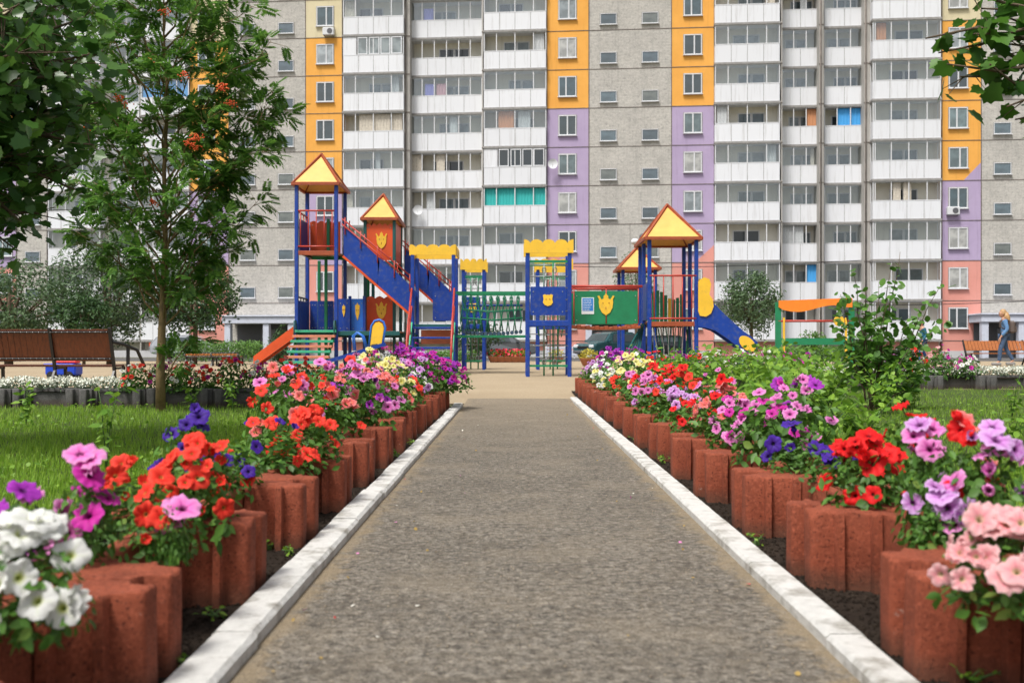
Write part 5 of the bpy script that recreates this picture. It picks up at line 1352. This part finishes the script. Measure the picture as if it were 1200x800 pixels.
def right_tower():
    d=24.5; x0,x1=AX(761,d),AX(816,d); y1=26.3; zt=AZ(281,d)
    root=empty('play_tower',(0,0,0),0,'right play tower with big yellow pyramid roof, red railing and blue slide','play tower')
    posts(root,[(x0,d),(x1,d),(x0,y1),(x1,y1),(x0-.02,d+.9),(x1+.0,d+.9)],zt)
    roof_part(root,x0,x1,d,y1,zt,AZ(240,d+.9),.12)
    zd=AZ(377,d); deck(root,x0,x1,d,y1,zd)
    railing(root,x0,x1,d-.03,AZ(373,d),AZ(323,d),5)
    p=panel(root,d+.1,d+.85,x0-.04,zd+.05,zd+.95,M_blue,axis='y')
    a=MB(); b=MB()
    for k in range(9):
        x=x0+.2+k*.105; h=.75+.12*math.sin(k*.8); t=b if k==5 else a; t.cbox(x,x+.085,y1-.08,y1-.05,zd,zd+h,.008)
    a.build('green_picket',M_green,root); b.build('yellow_picket',M_yel2,root)
    # lower climbing net, teal and white
    for m_,s in ((M_green,0),(M_frame,.07),(M_teal,.14)):
        a=MB()
        for k in range(6):
            x=x0+.12+k*.19+s; a.tube([(x,d+.5,gz(d)),(x+.08*math.sin(k+s*20),d+.5,gz(d)+.6),(x-.03,d+.5,zd-.1)],.016,5)
        a.build('climbing_strand',m_,root)
    # sloping climbing bars at the left foot
    a=MB()
    for k in range(5): a.tube([(x0-.95+k*.13,d-.8,gz(d)),(x0-.15+k*.02,d+.2+k*.1,zd-.05)],.022,6)
    a.build('sloping_bars',M_teal,root)
    # slide on the right
    def pz(px,py): q=at(px,py,d-.1); return (q.x,q.z)
    edge=[(818,362),(824,355),(836,355),(843,362),(850,369),(860,378),(870,387),(880,394),(888,401),(886,411),(875,414),(862,404),(850,395),(838,387),(828,384),(818,383)]
    sl_=empty('slide',(0,0,0)); sl_.parent=root
    for yy in (d-.1,d+.48):
        c=MB(); c.prism([pz(*e) for e in edge],.035,FR(0,yy,0)); c.build('side_board',M_blue,sl_)
        k=[(821,327),(825,325),(831,327),(833,333),(832,340),(831,345),(835,351),(836,359),(833,367),(827,371),(820,370),(818,365),(818,345),(818,330)]
        c=MB(); c.prism([pz(*e) for e in k],.03,FR(0,yy-.034,0)); c.build('yellow_figure',M_yel2,sl_)
        k=[(866+ (8.5*math.cos(t)+0),402.5) for t in (0,)]
        cx,cz=pz(875.5,402.5); el=[]
        for t in np.linspace(0,6.283,22)[:-1]:
            u,v=.24*math.cos(t),.145*math.sin(t); a_=-R(42); el.append((cx+u*math.cos(a_)-v*math.sin(a_),cz+u*math.sin(a_)+v*math.cos(a_)))
        c=MB(); c.prism(el,.03,FR(0,yy-.036,0)); c.build('yellow_end_badge',M_yel2,sl_)
    c=MB(); c.smooth=True; ch=[(818,374),(830,374),(842,376),(852,384),(864,394),(876,404),(890,409)]
    V=[];Fs=[]
    for e in ch:
        x,z=pz(*e); V+=[(x,d-.08,z),(x,d+.46,z)]
    for i in range(len(ch)-1): Fs.append((i*2,i*2+2,i*2+3,i*2+1))
    c.add(V,Fs); c.build('chute',M_steel,sl_)
    c=MB(); q=pz(872,408); c.tube([(q[0],d,q[1]),(q[0],d,gz(d)-.1)],.035); c.tube([(q[0],d+.4,q[1]),(q[0],d+.4,gz(d)-.1)],.035); c.build('slide_leg',M_blue,sl_)
right_tower()
def back_tower():
    d=29.0; x0,x1=AX(730,d),AX(768,d); y1=30.1; zt=AZ(316,d)
    root=empty('play_tower',(0,0,0),0,'low play tower with small yellow roof, half hidden behind the right tower','play tower')
    posts(root,[(x0,d),(x1,d),(x0,y1),(x1,y1)],zt); roof_part(root,x0,x1,d,y1,zt,AZ(290,d+.5),.14); deck(root,x0,x1,d,y1,AZ(377,d)); railing(root,x0,x1,d,AZ(374,d),AZ(345,d),4)
    a=MB(); 
    a.cbox(x0+.1,x1-.1,y1-.03,y1,AZ(377,d),AZ(352,d),.01); a.build('panel',M_green,root)
back_tower()
# lamp with two round heads behind the right tower
def globe_lamp():
    d=31.0; p=at(749,281,d); root=empty('globe_lamp',(p.x,d,gz(d)),0,'thin pole with a round white lamp and a dark one, behind the right tower roof','street lamp'); z=p.z-gz(d)
    a=MB(); a.tube([(0,0,0),(0,0,z-.12)],[.05,.035],8); a.tube([(-.16,0,z-.12),(.12,0,z-.05)],.02,6); a.build('pole',M_black,root)
    a=MB(); a.ball((-.13,0,z-.06),.13,.8,12,8); a.build('globe',M_frame,root); a=MB(); a.ball((.12,0,z+.08),.12,1,12,8); a.build('globe',M_doorway,root)
globe_lamp()
def seesaw():
    a0=at(372,427,22.5); a1=at(452,403,22.5); root=empty('seesaw',(0,0,0),0,'blue seesaw board with yellow seat back and blue hand loops before the small tower','seesaw')
    y=22.5; c=MB(); c.bar(a0,a1,.14,.08); c.build('board',M_blue,root)
    c=MB(); q=at(447,395,y); poly=[(-.12,-.3),(.12,-.3),(.13,.2),(.08,.3),(0,.33),(-.08,.3),(-.13,.2)]; M=Matrix.Translation((q.x-.1,y,q.z+.02))@Matrix.Rotation(R(8),4,'Y')
    c.prism(poly,.04,M); c.build('seat_back',M_yel2,root)
    c=MB(); c.tube([M@Vector((-.15,0,-.3)),M@Vector((-.16,0,.22)),M@Vector((-.1,0,.34)),M@Vector((0,0,.38)),M@Vector((.1,0,.34)),M@Vector((.16,0,.22)),M@Vector((.15,0,-.3))],.025,7)
    for s in (-.12,.12):
        q=at(423,408,y); c.tube([(q.x-.14,y+s,q.z-.05),(q.x-.17,y+s,q.z+.28),(q.x-.08,y+s,q.z+.36),(q.x+.04,y+s,q.z+.28),(q.x+.14,y+s,q.z-.02)],.02,6)
    c.build('hand_loop',M_blue2,root)
    m=(Vector(a0)+Vector(a1))/2; c=MB(); c.tube([(m.x,y-.1,gz(y)-.1),(m.x,y,m.z)],.05); c.tube([(m.x,y+.25,gz(y)-.1),(m.x,y,m.z)],.05); c.build('support',M_teal,root)
    c=MB(); q=at(440,411,y); ring=[(q.x+.16*math.cos(t),y,q.z+.16*math.sin(t)-.05) for t in np.linspace(0,6.283,14)]; c.tube(ring,.06,8,False); c.build('tyre_bumper',M_tyre,root)
seesaw()
def play_frame():
    d=30; x0,x1=AX(912,d),AX(998,d); root=empty('shop_frame',(0,0,0),0,'play frame with green posts and a wavy orange top board, right of the slide','play frame')
    for x in (x0,x1):
        c=MB(); c.cbox(x-.09,x+.09,d-.03,d+.03,gz(d)-.1,AZ(354,d),.01); c.build('green_post',M_green,root)
        c=MB(); c.cbox(x+(.14 if x==x0 else -.2),x+(.2 if x==x0 else -.14),d-.04,d+.02,gz(d)-.1,AZ(372,d),.01); c.build('yellow_post',M_yel2,root)
    L=x1-x0; poly=[(0,0)]+[(L*i/16,-.04-.10*math.sin(math.pi*2*i/16)*(1)) for i in range(1,16)]+[(L,0),(L,.28),(0,.20)]
    c=MB(); c.prism([(p[0],p[1]) for p in poly],.04,FR(x0,d-.06,AZ(360,d))); c.build('top_board',M_orange,root)
    c=MB(); c.tube([(x0,d,AZ(376,d)),(x1,d,AZ(376,d))],.035,7); c.build('bar',M_rail,root)
    c=MB(); c.bar((x0,d,AZ(400,d)),(x1,d,AZ(400,d)),.05,.2); c.build('counter',M_green,root)
    c=MB(); c.tube([(x1-.4,d-.05,AZ(376,d)),(x1-.4,d-.09,AZ(376,d))],.16,14); c.build('yellow_wheel',M_yel2,root)
play_frame()

# ------------------------------------------------------------------ benches
def long_bench(x0,x1,y,label,slat_m,curve,zb,seat,back,facing,slw=.105,frames=3,arm=True):
    """curved bench of upright slats; facing +1 = back towards the camera"""
    root=empty('park_bench',(0,0,0),0,label,'bench'); L=x1-x0; n=int(L/(slw+(.006 if slat_m is M_wood else .024)))
    Y=lambda t:y+curve*math.sin(math.pi*t)
    for i,nm in ((0,'backrest'),(1,'seat')):
        a=MB()
        for k in range(n):
            t=(k+.5)/n; x=x0+L*t; yy=Y(t); sl=random.uniform(-.003,.003)
            if i==0: a.bar((x,yy+.02*facing,zb+seat+.10),(x,yy-.16*facing,zb+back+sl),slw,.028,up=(0,1,0))
            else: a.bar((x,yy+.04*facing,zb+seat),(x,yy+.50*facing,zb+seat+.01),slw,.028)
        a.build(nm,slat_m,root)
    for z,dy in ((seat+.14,.0),(back-.05,-.15)):
        a=MB(); P=[(x0+L*i/10,Y(i/10)+(dy-.03)*facing,zb+z) for i in range(11)]; a.tube(P,.018,5)
        b=MB()
        for k in range(n): 
            t=(k+.5)/n; b.ball((x0+L*t,Y(t)+(dy-.045)*facing,zb+z),.012,1,5,4)
        o=a.build('rail',M_black,root); b.build('bolts',M_steel,o)
    for k in range(frames):
        t=k/(frames-1); x=x0+L*t; yy=Y(t)
        a=MB(); a.bar((x,yy+.1*facing,zb-.1),(x,yy+.02*facing,zb+seat),.05,.05,up=(0,1,0)); a.bar((x,yy+.02*facing,zb+seat),(x,yy-.20*facing,zb+back+.03),.05,.05,up=(0,1,0)); a.bar((x,yy+.5*facing,zb-.1),(x,yy+.46*facing,zb+seat),.05,.05,up=(0,1,0)); a.bar((x,yy,zb+seat-.04),(x,yy+.5*facing,zb+seat-.04),.05,.04); a.bar((x,yy-.25*facing,zb-.05),(x,yy+.05*facing,zb+seat-.05),.04,.04,up=(0,1,0)); a.build('leg_frame',M_black,root)
    if arm:
        a=MB(); x=x1+.02; yy=Y(1)
        for s in (.0,):
            P=[(x,yy-.12*facing,zb+back-.22),(x+.16,yy+.05*facing,zb+back-.28),(x+.32,yy+.25*facing,zb+seat+.30),(x+.40,yy+.42*facing,zb+seat-.02)]; a.tube(P,.032,7)
        a.bar((x+.2,yy+.12*facing,zb-.05),(x+.2,yy+.12*facing,zb+back-.32),.05,.05,up=(0,1,0)); a.build('armrest',M_black,root)
    return root
long_bench(AX(-95,18.4),AX(133,18.4),18.4,'long dark varnished slatted bench seen from behind at the left edge',M_wood,.25,.06,.46,1.14,1,frames=4)
long_bench(AX(1138,33),AX(1290,33),33.4,'long orange-brown slatted bench at the right edge by the walking woman',M_wood2,.3,.22,.42,.84,-1,.10,frames=3,arm=False)
long_bench(AX(218,34),AX(280,34),34,'low dark backless bench before the left hedge',M_wood2,.0,.16,.36,.42,1,.1,frames=3,arm=False)

# toy car box, flower pots in the yard
def toy():
    p=at(75,437,22.3); root=empty('toy_truck',(p.x,22.3,gz(22.3)),0,'blue and red plastic toy truck on the sand under the dark bench','toy'); m=mat('toy_blue',(.01,.06,.55),.35); r=mat('toy_red',(.65,.02,.02),.35)
    a=MB(); a.cbox(-.34,.34,-.2,.2,.10,.32,.03); a.cbox(-.38,.30,-.22,.22,.30,.36,.02); a.build('tub',m,root); a=MB(); a.cbox(-.12,.16,-.235,-.222,.16,.28,.01) if False else a.cbox(-.14,.32,-.12,.12,.365,.42,.02); a.build('load',r,root)
    for s in (-.2,.2):
        for q in (-.2,.2): a=MB(); a.tube([(s,q-.03,.1),(s,q+.03,.1)],.09,14); a.build('wheel',M_tyre,root)
toy()
def pot(px,d,label,h=.5):
    x=AX(px,d); root=empty('flower_pot',(x,d,gz(d)),0,label,'flower pot','flower pots beyond the play yard'); a=MB()
    a.tube([(0,0,0),(0,0,.03),(0,0,.24),(0,0,.26)],[.2,.22,.32,.33],16); a.build('pot',mat('terracotta',(.35,.13,.06),.8,var=.2),root)
    n=260; v=rng.normal(size=(n,3)); v/=np.linalg.norm(v,axis=1,keepdims=True); v*=rng.uniform(.3,1,n)[:,None]**.5; T=v*np.array([.34,.34,h*.6])+np.array([0,0,.26+h*.35])
    put('foliage',inst_mesh('foliage',np.array(LEAF_V),LEAF_F,rand_rot(n,face=v,spread=.6),T,rng.uniform(.06,.1,n),leafyel if 'yellow' in label else M_weed),root)
    if 'red' in label:
        T=v[:60]/np.linalg.norm(v[:60],axis=1,keepdims=True)*np.array([.36,.36,h*.6])+np.array([0,0,.3+h*.35]); put('blossoms',inst_mesh('blossoms',[(math.cos(a)*.5,math.sin(a)*.5,.1*(i%2)) for i,a in enumerate(np.linspace(0,6.28,9)[:-1])],[tuple(range(8))],rand_rot(60,face=T,spread=.4),T,rng.uniform(.07,.11,60),mat('far_red_bloom',(.65,.02,.05),.6)),root)
leafyel=leaf_mat('yellow_green_leaf',(.38,.34,.04),(.6,.52,.08),.3,.5)
pot(690,34,'pot with a yellow-leaved plant in front of the parked dark green car',.34); pot(652,42,'pot with a yellow-leaved plant seen through the nearest climbing frame',.34)
for k,px in enumerate((580,588,596,604,612)): pot(px,44,f"pot of red flowers under the rope bridge, {ORD[k]} from the left",.3)
# ------------------------------------------------------------------ parked cars
def car(x,y,rz,col,label,suv=True):
    root=empty('parked_car',(x,y,gz(y)),rz,label,'car','cars parked before the building'); paint=mat('car_paint_'+label[:6],col,.25,metal=.3,coat=.6)
    # side profile (length along x, front +x), lofted with tumblehome
    prof=[(-2.1,.35),(-2.15,.75),(-2.05,1.0),(-1.75,1.50),(-1.5,1.62),(.2,1.62),(.55,1.52),(1.1,1.05),(1.9,.92),(2.12,.75),(2.15,.38),(1.75,.28),(-1.75,.28)]
    if not suv: prof=[(px_,pz if pz<.9 else .9+(pz-.9)*.75) for px_,pz in prof]
    bm=bmesh.new(); secs=[(-.86,.96),(-.82,1.0),(0,1.0),(.82,1.0),(.86,.96)]
    rows=[]
    for yy,s in secs:
        row=[]
        for px_,pz in prof:
            tt=max(0,(pz-.95)/.67); row.append(bm.verts.new((px_*s,yy*(1-.16*tt),pz if abs(yy)<.85 else .95+(pz-.95)*.96)))
        rows.append(row)
    n=len(prof)
    for a,b in zip(rows,rows[1:]):
        for i in range(n): bm.faces.new((a[i],a[(i+1)%n],b[(i+1)%n],b[i]))
    bm.faces.new(rows[0][::-1]); bm.faces.new(rows[-1]); bmesh.ops.recalc_face_normals(bm,faces=bm.faces)
    bmesh.ops.bevel(bm,geom=[e for e in bm.edges if e.calc_face_angle(0)>.35],offset=.05,segments=2,affect='EDGES')
    me=bpy.data.meshes.new('body'); bm.to_mesh(me); bm.free(); me.materials.append(paint); put('body',me,root)
    top=1.56 if suv else 1.36
    ws=MB(); ws.add([(1.06,-.74,1.08),(1.06,.74,1.08),(.60,.66,top-.08),(.60,-.66,top-.08),(1.10,-.74,1.08),(1.10,.74,1.08),(.64,.66,top-.06),(.64,-.66,top-.06)],[(4,5,6,7),(3,2,1,0),(0,1,5,4),(2,3,7,6),(1,2,6,5),(3,0,4,7)],False); ws.build('windscreen',M_carglass,root)
    for s in (-1,1):
        for xa,xb in ((-1.55,-.6),(-.52,.35)):
            ws=MB(); ws.add([(xa,s*.875,1.04),(xb+.1,s*.875,1.04),(xb-.02,s*.80,top-.06),(xa+.06,s*.80,top-.06),(xa,s*.84,1.04),(xb+.1,s*.84,1.04),(xb-.02,s*.77,top-.06),(xa+.06,s*.77,top-.06)],[(0,1,2,3),(7,6,5,4),(0,4,5,1),(1,5,6,2),(2,6,7,3),(3,7,4,0)],False); ws.build('side_window',M_carglass,root)
        h=MB(); h.cbox(2.02,2.12,s*.62-.18,s*.62+.18,.68,.86,.03); h.build('headlight',M_frame,root)
        t=MB(); t.cbox(-2.17,-2.1,s*.68-.1,s*.68+.1,.75,1.0,.02); t.build('tail_light',M_red,root)
        h=MB(); h.cbox(.75,.92,s*.95-.08,s*.95+.08,1.02,1.16,.02); h.build('mirror',paint,root)
        for xa in (-1.35,1.35):
            t=MB(); t.tube([(xa,s*.70,.33),(xa,s*.72,.33),(xa,s*.88,.33),(xa,s*.90,.33)],[.30,.33,.33,.30],20); wh=t.build('wheel',M_tyre,root)
            r_=MB(); r_.tube([(xa,s*.895,.33),(xa,s*.915,.33)],[.2,.19],14); r_.build('rim',M_steel,wh)
    g=MB(); g.cbox(2.10,2.17,-.45,.45,.62,.78,.02); g.build('grille',M_black,root)
    g=MB(); g.cbox(2.12,2.19,-.80,.80,.36,.52,.03); g.build('bumper',M_doorway,root)
    return root
car(AX(712,60),60,R(222),(.02,.09,.10),'dark green off-road car parked under the green-sided bridge')
car(AX(765,62),62,R(180),(.015,.016,.02),'black car half hidden behind the right play tower',False)
car(AX(222,60),60,R(5),(.45,.47,.5),'silver car parked behind the clipped hedge at the left',False)
car(AX(590,61),61,R(0),(.12,.13,.14),'grey car parked behind the rope bridge',False)
# white fence boards beyond the play yard
def fence(px0,px1,d,label):
    x0,x1=AX(px0,d),AX(px1,d); root=empty('low_fence',(0,0,0),0,label,'fence'); a=MB()
    for k in range(3): z=gz(d)+.15+k*.22; a.cbox(x0,x1,d-.015,d+.015,z,z+.16,.006)
    a.build('boards',M_porch,root)
    for i in range(5):
        x=x0+(x1-x0)*i/4; b=MB(); b.cbox(x-.05,x+.05,d+.016,d+.1,gz(d)-.1,gz(d)+.85,.01); b.build('post',M_frame,root)
fence(640,684,66,'low white board fence left of the dark green car')

# ------------------------------------------------------------------ people
def skin_body(name,verts,edges,radii,m,parent=None,sub=2,root_i=0):
    me=bpy.data.meshes.new(name); me.from_pydata([tuple(v) for v in verts],edges,[]); me.materials.append(m); o=put(name,me,parent)
    sk=o.modifiers.new('skin','SKIN'); sk.use_smooth_shade=True
    if not me.skin_vertices: 
        bpy.context.view_layer.objects.active=o
    for i,r in enumerate(radii):
        me.skin_vertices[0].data[i].radius=r if hasattr(r,'__len__') else (r,r)
    me.skin_vertices[0].data[root_i].use_root=True
    s=o.modifiers.new('sub','SUBSURF'); s.levels=sub; s.render_levels=sub; return o
M_skin=mat('skin',(.50,.28,.19),.5); M_denim=mat('denim_jacket',(.10,.22,.42),.8,var=.2,vscale=20); M_jean=mat('jeans',(.05,.09,.17),.8,var=.3,vscale=15); M_hairb=mat('blonde_hair',(.42,.25,.11),.5,var=.3,vscale=30); M_hairk=mat('black_hair',(.015,.012,.01),.5)
def person(px,d,z0,h,rz,label,top_m,leg_m,hair_m,long_hair=True,bag=None,walk=.28,sc=1.0,slim=.9):
    root=empty('person',(AX(px,d),d,z0),rz,label,'person'); s=h/1.70
    V=[(0,0,.95),(0,0,1.12),(0,.0,1.30),(0,.01,1.42),(0,.02,1.50),(0,.03,1.58),                     # pelvis..neck, head base
       (-.09,0,.90),(-.10,walk*.45,.50),(-.10,walk*.55,.12),(-.10,walk*.55+.12,.05),
       (.09,0,.90),(.10,-walk*.25,.50),(.10,-walk*.95,.16),(.10,-walk*.95+.11,.06),
       (-.17,0,1.38),(-.22,-.06,1.12),(-.22,.10,.92),(-.22,.14,.85),
       (.17,0,1.38),(.22,-.10,1.12),(.20,.02,.90),(.20,.06,.83)]
    E=[(0,1),(1,2),(2,3),(3,4),(4,5),(0,6),(6,7),(7,8),(8,9),(0,10),(10,11),(11,12),(12,13),(3,14),(14,15),(15,16),(16,17),(3,18),(18,19),(19,20),(20,21)]
    Rr=[(.14,.10),(.115,.085),(.14,.10),(.12,.08),(.045,.045),(.05,.05),.085,.06,.042,.035,.085,.06,.042,.035,.055,.042,.032,.022,.055,.042,.032,.022]
    V=[(x*s*slim if abs(x)>.12 else x*s,y*s,z*s) for x,y,z in V]; Rr=[(r[0]*s,r[1]*s) if hasattr(r,'__len__') else r*s for r in Rr]
    body=skin_body('body',V,E,Rr,M_skin,root)
    # clothing shells slightly larger than the body
    def sub_(idx,grow,name,m,extra=1.0):
        mp={i:k for k,i in enumerate(idx)}; ed=[(mp[a],mp[b]) for a,b in E if a in mp and b in mp]
        rr=[]
        for i in idx:
            r=Rr[i]; rr.append((r[0]+grow*s,r[1]+grow*s) if hasattr(r,'__len__') else r+grow*s)
        return skin_body(name,[V[i] for i in idx],ed,rr,m,root)
    sub_([0,6,7,8,10,11,12],.012,'trousers',leg_m); sub_([0,1,2,3,14,15,16,18,19,20],.018,'jacket',top_m)
    sh=MB(); 
    for i,j in ((8,9),(12,13)):
        a=Vector(V[i]);b=Vector(V[j]); sh.cbox(a.x-.05,a.x+.05,a.y-.06,b.y+.10,min(a.z,b.z)-.05*s,min(a.z,b.z)+.05*s,.025)
    sh.build('shoes',mat('grey_shoe',(.22,.21,.2),.7),root)
    # head with face
    hc=Vector((0,.05,1.60))*s; a=MB(); a.ball((0,0,0),.1*s,1.22,16,12); V2=[]
    for v in a.v:
        x,y,z=v
        if z<0: x*=1-.30*(-z/(.12*s)); 
        V2.append((x*.86+hc.x,y*1.0+hc.y,z+hc.z))
    a.v=V2
    a.add([(hc.x-.012*s,hc.y+.092*s,hc.z-.01*s),(hc.x+.012*s,hc.y+.092*s,hc.z-.01*s),(hc.x,hc.y+.122*s,hc.z-.025*s),(hc.x,hc.y+.09*s,hc.z+.03*s)],[(0,1,2),(0,2,3),(2,1,3)],True)
    for sx in (-1,1): a.ball((hc.x+sx*.088*s,hc.y,hc.z-.005*s),.022*s,1.3,8,6)
    a.build('head',M_skin,root)
    a=MB()
    for sx in (-1,1): a.ball((hc.x+sx*.033*s,hc.y+.088*s,hc.z+.008*s),.011*s,.7,8,6)
    a.build('eyes',M_black,root); a=MB(); a.ball((hc.x,hc.y+.086*s,hc.z-.058*s),.018*s,.35,8,6); a.build('mouth',M_rail,root)
    a=MB(); a.ball((0,0,0),.112*s,1.18,16,10); a.v=[(x*.92+hc.x,min(y,.055*s if z<.05*s else y)+hc.y-.018*s,(z if z>-.03*s or y<-.02*s else -.03*s+z*.0)+hc.z+.018*s) for x,y,z in a.v]
    if long_hair: a.tube([(hc.x,hc.y-.07*s,hc.z+.03*s),(hc.x,hc.y-.12*s,hc.z-.12*s),(hc.x+.01,hc.y-.15*s,hc.z-.28*s),(hc.x,hc.y-.14*s,hc.z-.42*s)],[.09*s,.10*s,.08*s,.03*s],10)
    a.build('hair',hair_m,root)
    # hands
    for i,(k,sx) in enumerate(((17,-1),(21,1))):
        p=Vector(V[k]); hv=[(p.x,p.y,p.z+.03*s),(p.x,p.y+.01,p.z-.05*s)]; he=[(0,1)]; hr=[.02*s,.026*s]
        for f in range(4):
            n0=len(hv); yo=(-.024+.016*f)*s; L=(.07,.08,.075,.06)[f]*s; hv+=[(p.x,p.y+.01+yo,p.z-.065*s),(p.x-sx*.012,p.y+.015+yo,p.z-.065*s-L*.6),(p.x-sx*.03,p.y+.02+yo,p.z-.065*s-L)]; he+=[(1,n0),(n0,n0+1),(n0+1,n0+2)]; hr+=[.009*s,.008*s,.007*s]
        n0=len(hv); hv+=[(p.x-sx*.01,p.y+.035*s,p.z-.03*s),(p.x-sx*.015,p.y+.055*s,p.z-.07*s)]; he+=[(1,n0),(n0,n0+1)]; hr+=[.010*s,.008*s]
        skin_body('hand',hv,he,hr,M_skin,root,1,1)
    if bag:
        b=put('backpack',None,None) if False else None
        a=MB(); a.cbox(-.14*s,.14*s,-.30*s,-.12*s,1.00*s,1.38*s,.05*s); a.cbox(-.10*s,.10*s,-.34*s,-.302*s,1.03*s,1.2*s,.015); bm_=a
        o=bm_.build('backpack',bag); o.location=root.location; o.rotation_euler=root.rotation_euler; tag(o,'brown-grey backpack on the walking woman in denim','backpack')
        st_=MB()
        for sx in (-1,1): st_.tube([(sx*.1*s,-.14*s,1.36*s),(sx*.11*s,.0,1.47*s),(sx*.12*s,.12*s,1.36*s),(sx*.12*s,.11*s,1.2*s),(sx*.12*s,-.1*s,1.05*s)],.018*s,6)
        st_.build('strap',bag,o)
    return root
person(1177,30,.30,1.66,R(72),'woman with long blonde hair in denim jacket and jeans, walking by the right bench',M_denim,M_jean,M_hairb,True,mat('backpack_brown',(.10,.075,.065),.7))
person(1081,36,.25,1.55,R(95),'dark-haired person in a teal-blue jacket half hidden behind the young shrub',mat('teal_jacket',(.01,.10,.16),.7),mat('blue_trousers',(.02,.07,.22),.7),M_hairk,False)
